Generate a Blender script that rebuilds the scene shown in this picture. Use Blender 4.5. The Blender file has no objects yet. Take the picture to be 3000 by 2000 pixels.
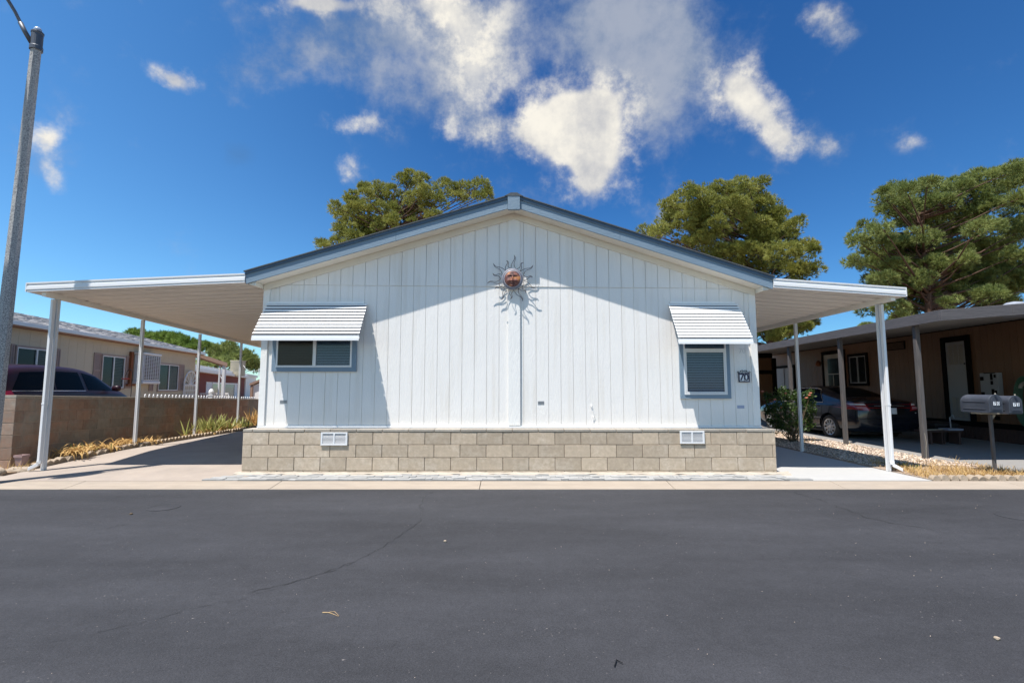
SUN,SKY,EXPO,SKYSAT,SKYVAL,CLOUDK=4.6,.12,.76,1.2,1.,4.8
TINT_L,TINT_R,TINT_C=(.66,.87,.92),(.33,.54,.68),(.18,.40,.60)
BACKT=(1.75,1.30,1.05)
import bpy, bmesh, math, random
import numpy as np
from mathutils import Vector, Matrix
R=math.radians
rnd=random.Random(7)
sc=bpy.context.scene
col=sc.collection
# ------------------------------------------------------------------ camera
F=1450.; PITCH=math.atan(135/F); H=1.35
cd=bpy.data.cameras.new('camera'); cam=bpy.data.objects.new('camera',cd); col.objects.link(cam)
cd.sensor_width=36; cd.sensor_fit='HORIZONTAL'; cd.lens=36*F/3000; cd.clip_end=3000; cd.clip_start=.05
cam.location=(0,0,H); cam.rotation_euler=(math.pi/2+PITCH,0,0); sc.camera=cam
def ray(px,py):
    a=(px-1500)/F; b=(1000-py)/F
    return Vector((a,math.cos(PITCH)-b*math.sin(PITCH),math.sin(PITCH)+b*math.cos(PITCH)))
def PY(px,py,Y):
    r=ray(px,py); t=Y/r.y; return Vector((r.x*t,Y,H+r.z*t))
def G(px,py,z=0.):
    r=ray(px,py); t=(z-H)/r.z; return Vector((r.x*t,r.y*t,z))
def HIT(px,py,P0,d):            # vertical plane through P0 along plan direction d
    r=ray(px,py); n=Vector((-d[1],d[0]))
    t=(P0[0]*n.x+P0[1]*n.y)/(r.x*n.x+r.y*n.y); return Vector((r.x*t,r.y*t,H+r.z*t))
# ------------------------------------------------------------------ materials
def nt(name):
    m=bpy.data.materials.new(name); m.use_nodes=True; t=m.node_tree
    return m,t,t.nodes,t.links,t.nodes['Principled BSDF']
def mat(name,c,rough=.6,metal=0.,var=.08,vs=3.,bump=0.,bs=60.,island=0.,spec=.5,stretch=None,c2=None,c2s=1.5,c2lo=.45,c2hi=.65,tint=None,space='Object',coat=0.):
    """principled material: base colour varied by noise, an optional second colour in patches, bump and per-piece variation"""
    m,t,N,L,P=nt(name)
    P.inputs['Roughness'].default_value=rough; P.inputs['Metallic'].default_value=metal
    P.inputs['Specular IOR Level'].default_value=spec; P.inputs['Coat Weight'].default_value=coat
    tc=N.new('ShaderNodeTexCoord'); vec=tc.outputs[space]
    if stretch:
        mp=N.new('ShaderNodeMapping'); mp.inputs['Scale'].default_value=stretch; L.new(vec,mp.inputs[0]); vec=mp.outputs[0]
    n=N.new('ShaderNodeTexNoise'); n.inputs['Scale'].default_value=vs; n.inputs['Detail'].default_value=6; n.inputs['Roughness'].default_value=.65; L.new(vec,n.inputs['Vector'])
    mr=N.new('ShaderNodeMapRange'); mr.inputs['From Min'].default_value=.25; mr.inputs['From Max'].default_value=.75
    mr.inputs['To Min'].default_value=1-var; mr.inputs['To Max'].default_value=1+var; L.new(n.outputs[0],mr.inputs[0])
    fac=mr.outputs[0]
    if island:
        g=N.new('ShaderNodeNewGeometry'); m2=N.new('ShaderNodeMapRange'); m2.inputs['To Min'].default_value=1-island; m2.inputs['To Max'].default_value=1+island
        L.new(g.outputs['Random Per Island'],m2.inputs[0]); mu=N.new('ShaderNodeMath'); mu.operation='MULTIPLY'; L.new(fac,mu.inputs[0]); L.new(m2.outputs[0],mu.inputs[1]); fac=mu.outputs[0]
    colr=None
    if c2:
        n2=N.new('ShaderNodeTexNoise'); n2.inputs['Scale'].default_value=c2s; n2.inputs['Detail'].default_value=7; n2.inputs['Roughness'].default_value=.7; L.new(vec,n2.inputs['Vector'])
        m3=N.new('ShaderNodeMapRange'); m3.inputs['From Min'].default_value=c2lo; m3.inputs['From Max'].default_value=c2hi; L.new(n2.outputs[0],m3.inputs[0])
        mx=N.new('ShaderNodeMix'); mx.data_type='RGBA'; mx.inputs[6].default_value=(*c,1); mx.inputs[7].default_value=(*c2,1); L.new(m3.outputs[0],mx.inputs[0]); colr=mx.outputs[2]
    vm=N.new('ShaderNodeVectorMath'); vm.operation='SCALE'
    if colr: L.new(colr,vm.inputs[0])
    else: vm.inputs[0].default_value=c
    L.new(fac,vm.inputs['Scale']); L.new(vm.outputs[0],P.inputs['Base Color'])
    if bump:
        nb=N.new('ShaderNodeTexNoise'); nb.inputs['Scale'].default_value=bs; nb.inputs['Detail'].default_value=5; L.new(vec,nb.inputs['Vector'])
        b=N.new('ShaderNodeBump'); b.inputs['Strength'].default_value=bump; b.inputs['Distance'].default_value=.01; L.new(nb.outputs[0],b.inputs['Height']); L.new(b.outputs[0],P.inputs['Normal'])
    return m
def glassmat(name,tint=(.75,.85,.85),refl=.12,through=.8,rough=.02):
    m,t,N,L,P=nt(name)
    N.remove(P); out=N['Material Output']
    tr=N.new('ShaderNodeBsdfTransparent'); tr.inputs[0].default_value=(*[x*through for x in tint],1)
    gl=N.new('ShaderNodeBsdfGlossy'); gl.inputs['Roughness'].default_value=rough
    fr=N.new('ShaderNodeFresnel'); fr.inputs[0].default_value=1.35
    ad=N.new('ShaderNodeMath'); ad.operation='MULTIPLY_ADD'; ad.inputs[1].default_value=1.; ad.inputs[2].default_value=refl; L.new(fr.outputs[0],ad.inputs[0])
    mx=N.new('ShaderNodeMixShader'); L.new(ad.outputs[0],mx.inputs[0]); L.new(tr.outputs[0],mx.inputs[1]); L.new(gl.outputs[0],mx.inputs[2]); L.new(mx.outputs[0],out.inputs[0])
    return m
def leafmat(name,c,c2,rough=.55,trans=.3,vs=.8):
    m,t,N,L,P=nt(name); out=N['Material Output']
    tc=N.new('ShaderNodeTexCoord'); n=N.new('ShaderNodeTexNoise'); n.inputs['Scale'].default_value=vs; n.inputs['Detail'].default_value=4; L.new(tc.outputs['Object'],n.inputs['Vector'])
    g=N.new('ShaderNodeNewGeometry')
    a=N.new('ShaderNodeMath'); a.operation='MULTIPLY_ADD'; a.inputs[1].default_value=.5; L.new(g.outputs['Random Per Island'],a.inputs[0])
    s=N.new('ShaderNodeMapRange'); s.inputs['From Min'].default_value=.3; s.inputs['From Max'].default_value=.7; s.inputs['To Min'].default_value=-.1; s.inputs['To Max'].default_value=.6; L.new(n.outputs[0],s.inputs[0]); L.new(s.outputs[0],a.inputs[2])
    mx=N.new('ShaderNodeMix'); mx.data_type='RGBA'; mx.clamp_factor=True; mx.inputs[6].default_value=(*c,1); mx.inputs[7].default_value=(*c2,1); L.new(a.outputs[0],mx.inputs[0])
    L.new(mx.outputs[2],P.inputs['Base Color']); P.inputs['Roughness'].default_value=rough; P.inputs['Specular IOR Level'].default_value=.25
    tl=N.new('ShaderNodeBsdfTranslucent'); L.new(mx.outputs[2],tl.inputs[0])
    ms=N.new('ShaderNodeMixShader'); ms.inputs[0].default_value=trans; L.new(P.outputs[0],ms.inputs[1]); L.new(tl.outputs[0],ms.inputs[2]); L.new(ms.outputs[0],out.inputs[0])
    return m
def grainmat(name,c,strength=.35,var=.03,rough=.55,axis='z',c2=None,stain=False):
    """painted embossed wood-grain siding"""
    m,t,N,L,P=nt(name); P.inputs['Roughness'].default_value=rough; P.inputs['Specular IOR Level'].default_value=.35
    tc=N.new('ShaderNodeTexCoord'); g=N.new('ShaderNodeNewGeometry')
    ad=N.new('ShaderNodeVectorMath'); ad.operation='ADD'; L.new(tc.outputs['Object'],ad.inputs[0])
    sc1=N.new('ShaderNodeVectorMath'); sc1.operation='SCALE'; sc1.inputs[0].default_value=(3,7,11); L.new(g.outputs['Random Per Island'],sc1.inputs['Scale']); L.new(sc1.outputs[0],ad.inputs[1])
    mp=N.new('ShaderNodeMapping'); L.new(ad.outputs[0],mp.inputs[0])
    mp.inputs['Scale'].default_value=(16,16,2.6) if axis=='z' else (2.6,16,16)
    n=N.new('ShaderNodeTexNoise'); n.inputs['Scale'].default_value=1.; n.inputs['Detail'].default_value=3; n.inputs['Distortion'].default_value=1.2; L.new(mp.outputs[0],n.inputs['Vector'])
    w=N.new('ShaderNodeMath'); w.operation='MULTIPLY'; w.inputs[1].default_value=34; L.new(n.outputs[0],w.inputs[0])
    si=N.new('ShaderNodeMath'); si.operation='SINE'; L.new(w.outputs[0],si.inputs[0])
    n2=N.new('ShaderNodeTexNoise'); n2.inputs['Scale'].default_value=90; n2.inputs['Detail'].default_value=3; L.new(tc.outputs['Object'],n2.inputs['Vector'])
    a2=N.new('ShaderNodeMath'); a2.operation='MULTIPLY_ADD'; a2.inputs[1].default_value=1.6; L.new(n2.outputs[0],a2.inputs[0]); L.new(si.outputs[0],a2.inputs[2])
    b=N.new('ShaderNodeBump'); b.inputs['Strength'].default_value=strength; b.inputs['Distance'].default_value=.004; L.new(a2.outputs[0],b.inputs['Height']); L.new(b.outputs[0],P.inputs['Normal'])
    nv=N.new('ShaderNodeTexNoise'); nv.inputs['Scale'].default_value=1.3; nv.inputs['Detail'].default_value=6; L.new(tc.outputs['Object'],nv.inputs['Vector'])
    mr=N.new('ShaderNodeMapRange'); mr.inputs['From Min'].default_value=.3; mr.inputs['From Max'].default_value=.7; mr.inputs['To Min'].default_value=1-var; mr.inputs['To Max'].default_value=1+var; L.new(nv.outputs[0],mr.inputs[0])
    vm=N.new('ShaderNodeVectorMath'); vm.operation='SCALE'; vm.inputs[0].default_value=c; L.new(mr.outputs[0],vm.inputs['Scale']); L.new(vm.outputs[0],P.inputs['Base Color'])
    if stain:      # rain streaks and splashed dust low on the wall
        mp2=N.new('ShaderNodeMapping'); mp2.inputs['Scale'].default_value=(9,9,.5); L.new(tc.outputs['Object'],mp2.inputs[0])
        ns=N.new('ShaderNodeTexNoise'); ns.inputs['Scale'].default_value=1.; ns.inputs['Detail'].default_value=6; L.new(mp2.outputs[0],ns.inputs['Vector'])
        a=N.new('ShaderNodeMapRange'); a.inputs[1].default_value=.52; a.inputs[2].default_value=.78; a.inputs[4].default_value=.5; L.new(ns.outputs[0],a.inputs[0])
        sx=N.new('ShaderNodeSeparateXYZ'); L.new(tc.outputs['Object'],sx.inputs[0])
        lo=N.new('ShaderNodeMapRange'); lo.inputs[1].default_value=1.05; lo.inputs[2].default_value=.72; lo.inputs[3].default_value=0; lo.inputs[4].default_value=.55; L.new(sx.outputs[2],lo.inputs[0])
        lm=N.new('ShaderNodeMath'); lm.operation='MULTIPLY'; L.new(lo.outputs[0],lm.inputs[0]); L.new(nv.outputs[0],lm.inputs[1])
        mxx=N.new('ShaderNodeMath'); mxx.operation='MAXIMUM'; L.new(a.outputs[0],mxx.inputs[0]); L.new(lm.outputs[0],mxx.inputs[1])
        mc=N.new('ShaderNodeMix'); mc.data_type='RGBA'; L.new(mxx.outputs[0],mc.inputs[0]); L.new(vm.outputs[0],mc.inputs[6]); mc.inputs[7].default_value=(.66,.60,.52,1); L.new(mc.outputs[2],P.inputs['Base Color'])
    return m
M={}
M['siding']=grainmat('white_siding_paint',(.83,.80,.765),.14,.02,stain=True)
M['trim_white']=grainmat('white_trim_paint',(.83,.81,.775),.2,.02)
M['groove']=mat('groove_paint',(.80,.76,.70),.8)
M['soffit_cream']=mat('cream_soffit',(.76,.70,.60),.7,var=.04)
M['blue_trim']=grainmat('slate_blue_paint',(.19,.26,.33),.15,.05,axis='x')
M['blue_dark']=mat('blue_drip_edge',(.055,.095,.145),.6,var=.15,vs=8)
M['shingle']=mat('roof_shingles',(.08,.09,.1),.9,var=.3,vs=40)
M['shingle_pale']=mat('pale_shingles',(.33,.32,.32),.9,var=.35,vs=25,bump=.5,bs=30)
M['white_metal']=mat('white_enamel_metal',(.75,.75,.755),.35,var=.02,spec=.5)
M['awning_metal']=mat('awning_white_enamel',(.86,.86,.85),.4,var=.02)
M['awning_shade']=mat('awning_gap_shade',(.22,.23,.26),.6)  # dark tone standing for the shade between white slats
M['carport_metal']=mat('carport_underside_enamel',(.88,.83,.76),.45,var=.03,vs=1.2)
M['post_metal']=mat('post_white_enamel',(.66,.66,.67),.4,var=.04,c2=(.6,.58,.54),c2s=3,c2lo=.62,c2hi=.8)
M['alu']=mat('aluminium_frame',(.72,.72,.72),.35,var=.03)
M['block']=mat('tan_concrete_block',(.46,.37,.275),.95,var=.16,vs=14,bump=.6,bs=130,island=.15,c2=(.55,.47,.38),c2s=3.5,c2lo=.5,c2hi=.8)
M['block_cap']=mat('grey_cap_block',(.36,.32,.27),.95,var=.15,vs=14,bump=.4,bs=130,island=.15)
M['mortar']=mat('mortar',(.20,.16,.12),1,var=.2,vs=20)
M['block_pink']=mat('red_brown_concrete_block',(.31,.20,.145),.95,var=.2,vs=8,bump=.8,bs=80,island=.13,c2=(.27,.245,.205),c2s=.8,c2lo=.44,c2hi=.58)
M['mortar_pale']=mat('pale_mortar',(.38,.32,.26),1,var=.2,vs=20)
M['concrete_drive']=mat('driveway_concrete',(.34,.285,.24),.9,var=.1,vs=2.2,bump=.15,bs=90,c2=(.29,.245,.21),c2s=.8)
M['concrete_white']=mat('white_painted_concrete',(.41,.405,.395),.7,var=.05,vs=5,c2=(.36,.35,.33),c2s=2.2,c2lo=.62,c2hi=.86,stretch=(1,2.5,1))
M['concrete_grey']=mat('grey_driveway_concrete',(.23,.22,.21),.9,var=.1,vs=3,bump=.15,bs=70)
M['gutter']=mat('kerb_concrete',(.33,.275,.22),.9,var=.12,vs=4,bump=.25,bs=90,c2=(.29,.25,.21),c2s=1.2,c2lo=.5,c2hi=.8,stretch=(.6,2,1))
M['paver']=mat('grey_pavers',(.30,.30,.295),.9,var=.12,vs=20,bump=.3,bs=120,island=.22)
M['mortar_white']=mat('splashed_mortar',(.40,.35,.29),.9,var=.15,vs=12,bump=.6,bs=40)
M['dirt']=mat('dry_soil',(.24,.16,.10),1,var=.3,vs=9,bump=.8,bs=50,c2=(.34,.25,.17),c2s=2)
M['ground']=mat('desert_ground',(.30,.235,.17),1,var=.2,vs=.5,bump=.4,bs=20)
M['stone']=mat('edging_concrete',(.33,.265,.20),.95,var=.2,vs=15,bump=.8,bs=60,island=.15)
M['scallop']=mat('scalloped_edging_concrete',(.42,.33,.235),.95,var=.15,vs=15,bump=.5,bs=60)
M['gravel']=mat('gravel_stones',(.50,.40,.32),.9,var=.25,vs=40,island=.6)
M['gravelbase']=mat('gravel_base',(.34,.26,.20),1,var=.35,vs=30,bump=.8,bs=60)
M['drygrass']=leafmat('dry_grass_blades',(.34,.19,.07),(.62,.45,.20),.7,.25,6)
M['dryleaf']=leafmat('dry_iris_leaves',(.42,.25,.09),(.62,.42,.17),.7,.25,6)
M['iris']=leafmat('iris_leaves',(.20,.24,.06),(.42,.40,.14),.5,.3,8)
M['rose']=leafmat('rose_leaves',(.02,.045,.012),(.08,.13,.03),.45,.25,8)
M['rosetwig']=mat('rose_stems',(.10,.07,.04),.9)
M['rosebloom']=mat('faded_rose_petals',(.45,.16,.10),.7)
M['wood_grey']=mat('weathered_post_wood',(.085,.08,.08),.9,var=.35,vs=3,stretch=(9,9,.6),bump=.8,bs=8,c2=(.125,.10,.09),c2s=2)
M['wood_fascia']=mat('weathered_fascia_wood',(.095,.088,.092),.9,var=.25,vs=3,stretch=(.7,.7,12),bump=.6,bs=8)
M['brown_wall']=grainmat('brown_siding',(.135,.068,.032),.3,.1)
M['black_trim']=mat('black_trim',(.005,.0045,.004),.9,spec=.1)
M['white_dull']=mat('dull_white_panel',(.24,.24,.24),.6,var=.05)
M['white_soffit']=mat('neighbour_awning_underside',(.26,.25,.235),.6,var=.04)
M['brick']=mat('dark_brick_skirt',(.055,.03,.026),.9,var=.25,vs=12)
M['beige']=grainmat('beige_siding',(.57,.49,.36),.4,.04)
M['mauve']=mat('mauve_shutter',(.36,.265,.23),.7,var=.05)
M['brown_eave']=mat('brown_eave_trim',(.34,.20,.14),.7,var=.06)
M['brown_awn']=mat('brown_patio_metal',(.31,.20,.15),.6,var=.06)
M['darkglass']=mat('dark_window_glass',(.010,.014,.016),.15,var=.1,spec=.15)
M['glass']=glassmat('window_glass',(.66,.76,.84),.0,.88)
M['screen']=glassmat('screened_window_glass',(.36,.38,.38),.01,.7,.25)
M['blind']=mat('white_blinds',(.78,.83,.88),.6,var=.03)
M['backing']=mat('dark_room',(.03,.032,.034),.9)
M['teal']=mat('dark_louvre_blind',(.018,.035,.04),.5)
M['teal_light']=mat('pale_louvre_blind',(.16,.22,.23),.5)
M['red_wall']=mat('dark_red_siding',(.16,.024,.016),.8,var=.08)
M['white_far']=mat('white_paint',(.80,.80,.79),.6,var=.03)
M['white_roof']=mat('white_roof_coating',(.78,.77,.75),.7,var=.05)
M['orange_wood']=mat('rusty_board',(.22,.07,.025),.8,var=.3)
M['bronze']=None
M['wire']=mat('rusty_iron_wire',(.028,.014,.012),.6,.1)
M['wire_black']=mat('black_iron_wire',(.02,.02,.025),.5,.5)
M['navy']=mat('navy_enamel',(.008,.012,.055),.35,var=.1)
M['tile']=mat('white_number_tile',(.80,.82,.85),.25)
M['steel_grey']=mat('grey_galvanised',(.28,.30,.34),.5,.2,var=.08)
M['mailbox']=mat('grey_plastic_mailbox',(.038,.044,.060),.55,var=.15,vs=6,c2=(.07,.075,.09),c2s=4,c2lo=.5,c2hi=.8)
M['mail_dark']=mat('mailbox_print_and_painted_shadow',(.01,.013,.03),.5)  # dark digits and slot, also the shadow painted on the door
M['sticker']=mat('pale_sticker',(.33,.38,.52),.5)
M['plate_grey']=mat('grey_metal_plate',(.25,.26,.28),.4,.5)
M['ghost']=mat('faded_number_paint',(.62,.61,.60),.7)
M['lamp_metal']=mat('dark_grey_lamp_metal',(.09,.10,.12),.5,.4,var=.15)
M['lamp_glass']=mat('lamp_sensor_dome',(.30,.38,.50),.15)
M['asphalt_crack']=mat('asphalt_crack',(.020,.020,.021),1)
M['twig']=mat('dry_twig',(.40,.27,.14),.8)
M['black_plastic']=mat('black_plastic_scrap',(.01,.01,.012),.5)
M['hose']=mat('green_hose',(.03,.09,.05),.5)
M['cream_plastic']=mat('cream_plastic',(.30,.27,.22),.5)
M['rubber']=mat('tyre_rubber',(.022,.02,.019),.85,bump=.3,bs=40)
M['rim']=mat('silver_wheel_cover',(.55,.55,.56),.3,.6)
M['chrome']=mat('bright_metal',(.7,.7,.72),.15,.9)
M['car_navy']=mat('dark_blue_grey_car_paint',(.008,.010,.018),.25,.2,var=.03,coat=.6)
M['car_plum']=mat('dark_plum_car_paint',(.020,.0045,.010),.38,.0,var=.03,coat=.0,spec=.3)
M['car_glass']=mat('tinted_car_glass',(.006,.008,.01),.12,var=.02,spec=.03)
M['van_glass']=glassmat('pale_green_car_glass',(.50,.78,.66),.05,.8)
M['black_gloss']=mat('gloss_black',(.006,.006,.007),.2)
M['tail_red']=mat('red_tail_lens',(.24,.005,.008),.15,coat=1.)
M['tail_pink']=mat('pale_tail_lens',(.42,.18,.20),.15,coat=1.)
M['tail_white']=mat('clear_lens',(.65,.62,.60),.12,coat=1.)
M['plate']=mat('white_number_plate',(.62,.62,.66),.4)
M['cooler_white']=mat('cooler_white_metal',(.68,.68,.70),.5,var=.04)
M['cooler_dark']=mat('cooler_pad_dark',(.06,.055,.05),.9)
M['tan_metal']=mat('tan_cooler_metal',(.42,.37,.27),.6)
M['red_plastic']=mat('red_plastic',(.40,.03,.015),.5)
M['bark']=mat('pine_bark',(.085,.045,.03),.95,var=.35,vs=5,stretch=(4,4,1),bump=1,bs=12)
M['twig_grey']=mat('pine_twigs',(.08,.055,.04),.9,var=.3)
M['needle_a']=leafmat('pine_needles_olive',(.13,.16,.03),(.40,.39,.10),.55,.25,.9)
M['needle_b']=leafmat('pine_needles_green',(.11,.15,.04),(.33,.37,.12),.55,.25,.9)
M['needle_c']=leafmat('pine_needles_bright',(.09,.15,.025),(.24,.33,.07),.55,.3,.9)
M['pot']=mat('mauve_garden_pot',(.30,.20,.19),.85,var=.15,vs=12)
M['grey_box']=mat('blue_grey_bench_board',(.20,.23,.30),.5)
# pole: salt and pepper exposed aggregate
def speckle(name,c,c2,scale,thr=.5):
    m,t,N,L,P=nt(name); P.inputs['Roughness'].default_value=.9
    tc=N.new('ShaderNodeTexCoord'); n=N.new('ShaderNodeTexNoise'); n.inputs['Scale'].default_value=scale; n.inputs['Detail'].default_value=3; n.inputs['Roughness'].default_value=.8; L.new(tc.outputs['Object'],n.inputs['Vector'])
    r=N.new('ShaderNodeMapRange'); r.inputs['From Min'].default_value=thr-.08; r.inputs['From Max'].default_value=thr+.08; L.new(n.outputs[0],r.inputs[0])
    x=N.new('ShaderNodeMix'); x.data_type='RGBA'; x.inputs[6].default_value=(*c,1); x.inputs[7].default_value=(*c2,1); L.new(r.outputs[0],x.inputs[0]); L.new(x.outputs[2],P.inputs['Base Color'])
    b=N.new('ShaderNodeBump'); b.inputs['Strength'].default_value=.5; b.inputs['Distance'].default_value=.004; L.new(n.outputs[0],b.inputs['Height']); L.new(b.outputs[0],P.inputs['Normal'])
    return m
M['pole']=speckle('exposed_aggregate_concrete',(.17,.17,.18),(.50,.49,.47),75)
def asphalt():
    m,t,N,L,P=nt('asphalt'); P.inputs['Roughness'].default_value=.85; P.inputs['Specular IOR Level'].default_value=.3
    tc=N.new('ShaderNodeTexCoord')
    def noise(s,d,ro=.6,st=None):
        v=tc.outputs['Object']
        if st:
            mp=N.new('ShaderNodeMapping'); mp.inputs['Scale'].default_value=st; L.new(v,mp.inputs[0]); v=mp.outputs[0]
        n=N.new('ShaderNodeTexNoise'); n.inputs['Scale'].default_value=s; n.inputs['Detail'].default_value=d; n.inputs['Roughness'].default_value=ro; L.new(v,n.inputs['Vector']); return n.outputs[0]
    def mr(x,a,b,c,d):
        r=N.new('ShaderNodeMapRange'); r.inputs[1].default_value=a; r.inputs[2].default_value=b; r.inputs[3].default_value=c; r.inputs[4].default_value=d; L.new(x,r.inputs[0]); return r.outputs[0]
    def mul(a,b):
        q=N.new('ShaderNodeMath'); q.operation='MULTIPLY'; L.new(a,q.inputs[0]); L.new(b,q.inputs[1]); return q.outputs[0]
    def add(a,b):
        q=N.new('ShaderNodeMath'); q.operation='ADD'; L.new(a,q.inputs[0]); L.new(b,q.inputs[1]); return q.outputs[0]
    base=mul(mr(noise(.8,8,.65,(.35,1.4,1)),.3,.7,.74,1.28),mr(noise(120,4,.8),.3,.7,.55,1.45))
    base=mul(base,mr(noise(9,5,.7),.3,.7,.9,1.1))
    vm=N.new('ShaderNodeVectorMath'); vm.operation='SCALE'; vm.inputs[0].default_value=(.0365,.037,.042); L.new(base,vm.inputs['Scale'])
    spk=mul(mr(noise(42,2,.5),.70,.74,0,1),mr(noise(1.6,4,.6,(.5,1.6,1)),.42,.62,.1,.75))
    x=N.new('ShaderNodeMix'); x.data_type='RGBA'; x.inputs[7].default_value=(.22,.20,.19,1); L.new(vm.outputs[0],x.inputs[6]); L.new(spk,x.inputs[0])
    # dusty patch beside the kerb at the driveway
    L.new(x.outputs[2],P.inputs['Base Color'])
    b=N.new('ShaderNodeBump'); b.inputs['Strength'].default_value=.6; b.inputs['Distance'].default_value=.006; L.new(noise(150,3,.7),b.inputs['Height']); L.new(b.outputs[0],P.inputs['Normal'])
    return m
M['asphalt']=asphalt()
# ------------------------------------------------------------------ mesh helpers
ORG={}
def prop(o,label=None,cat=None,group=None,kind=None):
    if label: o['label']=label
    if cat: o['category']=cat
    if group: o['group']=group
    if kind: o['kind']=kind
    return o
def thing(name,label,cat,loc=(0,0,0),rz=0.,group=None,org=None):
    """empty at the base; parts given in world coordinates are stored relative to it (org), local ones with org=(0,0,0)"""
    o=bpy.data.objects.new(name,None); o.empty_display_size=.2; col.objects.link(o); o.location=loc; o.rotation_euler=(0,0,rz)
    ORG[o.name]=Vector(org) if org is not None else Vector(loc)
    return prop(o,label,cat,group)
class MB:
    def __init__(s): s.v=[]; s.f=[]
    def add(s,vs,fs):
        b=len(s.v); s.v+= [tuple(x) for x in vs]; s.f+=[tuple(b+i for i in q) for q in fs]; return s
    def box(s,x0,x1,y0,y1,z0,z1,mtx=None):
        vs=[Vector((x,y,z)) for z in (z0,z1) for y in (y0,y1) for x in (x0,x1)]
        if mtx: vs=[mtx@v for v in vs]
        return s.add(vs,[(0,2,3,1),(4,5,7,6),(0,1,5,4),(2,6,7,3),(0,4,6,2),(1,3,7,5)])
    def prism(s,poly,a,b,axis='y'):
        n=len(poly)
        def P(p,t): return (p[0],t,p[1]) if axis=='y' else ((t,p[0],p[1]) if axis=='x' else (p[0],p[1],t))
        vs=[P(p,a) for p in poly]+[P(p,b) for p in poly]
        fs=[tuple(range(n)),tuple(range(2*n-1,n-1,-1))]+[(i,i+n,(i+1)%n+n,(i+1)%n) for i in range(n)]
        return s.add(vs,fs)
    def quad(s,*p): return s.add(p,[tuple(range(len(p)))])
    def tube(s,path,r,n=8,closed=False,cap=True):
        path=[Vector(p) for p in path]; k=len(path); rs=r if isinstance(r,(list,tuple)) else [r]*k
        b=len(s.v); prev=None
        for i,p in enumerate(path):
            if closed: d=path[(i+1)%k]-path[i-1]
            else: d=path[min(i+1,k-1)]-path[max(i-1,0)]
            if d.length<1e-9: d=Vector((0,0,1))
            d.normalize()
            u=prev if prev is not None else (Vector((0,0,1)) if abs(d.z)<.9 else Vector((1,0,0)))
            u=(u-d*u.dot(d)); 
            if u.length<1e-6: u=d.orthogonal()
            u.normalize(); prev=u; w=d.cross(u)
            for j in range(n):
                a=2*math.pi*j/n; s.v.append(tuple(p+(u*math.cos(a)+w*math.sin(a))*rs[i]))
        for i in range(k if closed else k-1):
            for j in range(n):
                a=b+i*n+j; c=b+i*n+(j+1)%n; d2=b+((i+1)%k)*n
                s.f.append((a,c,d2+(j+1)%n,d2+j))
        if cap and not closed:
            s.f.append(tuple(b+j for j in range(n-1,-1,-1))); s.f.append(tuple(b+(k-1)*n+j for j in range(n)))
        return s
    def lathe(s,prof,n=24,mtx=None):        # prof: (r,z)
        b=len(s.v)
        for r,z in prof:
            for j in range(n):
                a=2*math.pi*j/n; v=Vector((r*math.cos(a),r*math.sin(a),z)); s.v.append(tuple(mtx@v if mtx else v))
        for i in range(len(prof)-1):
            for j in range(n): s.f.append((b+i*n+j,b+i*n+(j+1)%n,b+(i+1)*n+(j+1)%n,b+(i+1)*n+j))
        s.f.append(tuple(b+j for j in range(n-1,-1,-1))); s.f.append(tuple(b+(len(prof)-1)*n+j for j in range(n)))
        return s
    def build(s,name,m,parent=None,org=None,smooth=False,bevel=0.,seg=2,auto=None):
        o0=ORG[parent.name] if parent is not None else (Vector(org) if org is not None else Vector((0,0,0)))
        me=bpy.data.meshes.new(name); me.from_pydata([tuple(Vector(v)-o0) for v in s.v],[],s.f); me.validate()
        if not smooth or bevel: 
            bm=bmesh.new(); bm.from_mesh(me); bmesh.ops.recalc_face_normals(bm,faces=bm.faces); bm.to_mesh(me); bm.free()
        if m: me.materials.append(M[m] if isinstance(m,str) else m)
        o=bpy.data.objects.new(name,me); col.objects.link(o)
        if parent is not None: o.parent=parent; ORG[o.name]=ORG[parent.name]
        elif org is not None: o.location=org; ORG[o.name]=Vector(org)
        if smooth: me.polygons.foreach_set('use_smooth',[True]*len(me.polygons))
        if bevel:
            b=o.modifiers.new('edge_bevel','BEVEL'); b.width=bevel; b.segments=seg; b.limit_method='ANGLE'; b.angle_limit=R(40)
        return o
def npmesh(name,V,Fc,m,parent=None,org=None,smooth=False,nper=3):
    V=np.asarray(V,dtype=np.float32).reshape(-1,3)
    o0=ORG[parent.name] if parent is not None else (Vector(org) if org is not None else Vector((0,0,0)))
    V=V-np.array(o0,dtype=np.float32); nf=len(Fc)
    me=bpy.data.meshes.new(name); me.vertices.add(len(V)); me.vertices.foreach_set('co',V.ravel())
    me.loops.add(nf*nper); me.loops.foreach_set('vertex_index',np.asarray(Fc,dtype=np.int32).ravel())
    me.polygons.add(nf); me.polygons.foreach_set('loop_start',np.arange(0,nf*nper,nper,dtype=np.int32)); me.polygons.foreach_set('loop_total',np.full(nf,nper,dtype=np.int32))
    me.update(); me.validate(); me.materials.append(M[m] if isinstance(m,str) else m)
    if smooth: me.polygons.foreach_set('use_smooth',[True]*nf)
    o=bpy.data.objects.new(name,me); col.objects.link(o)
    if parent is not None: o.parent=parent; ORG[o.name]=ORG[parent.name]
    elif org is not None: o.location=org
    return o
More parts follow.
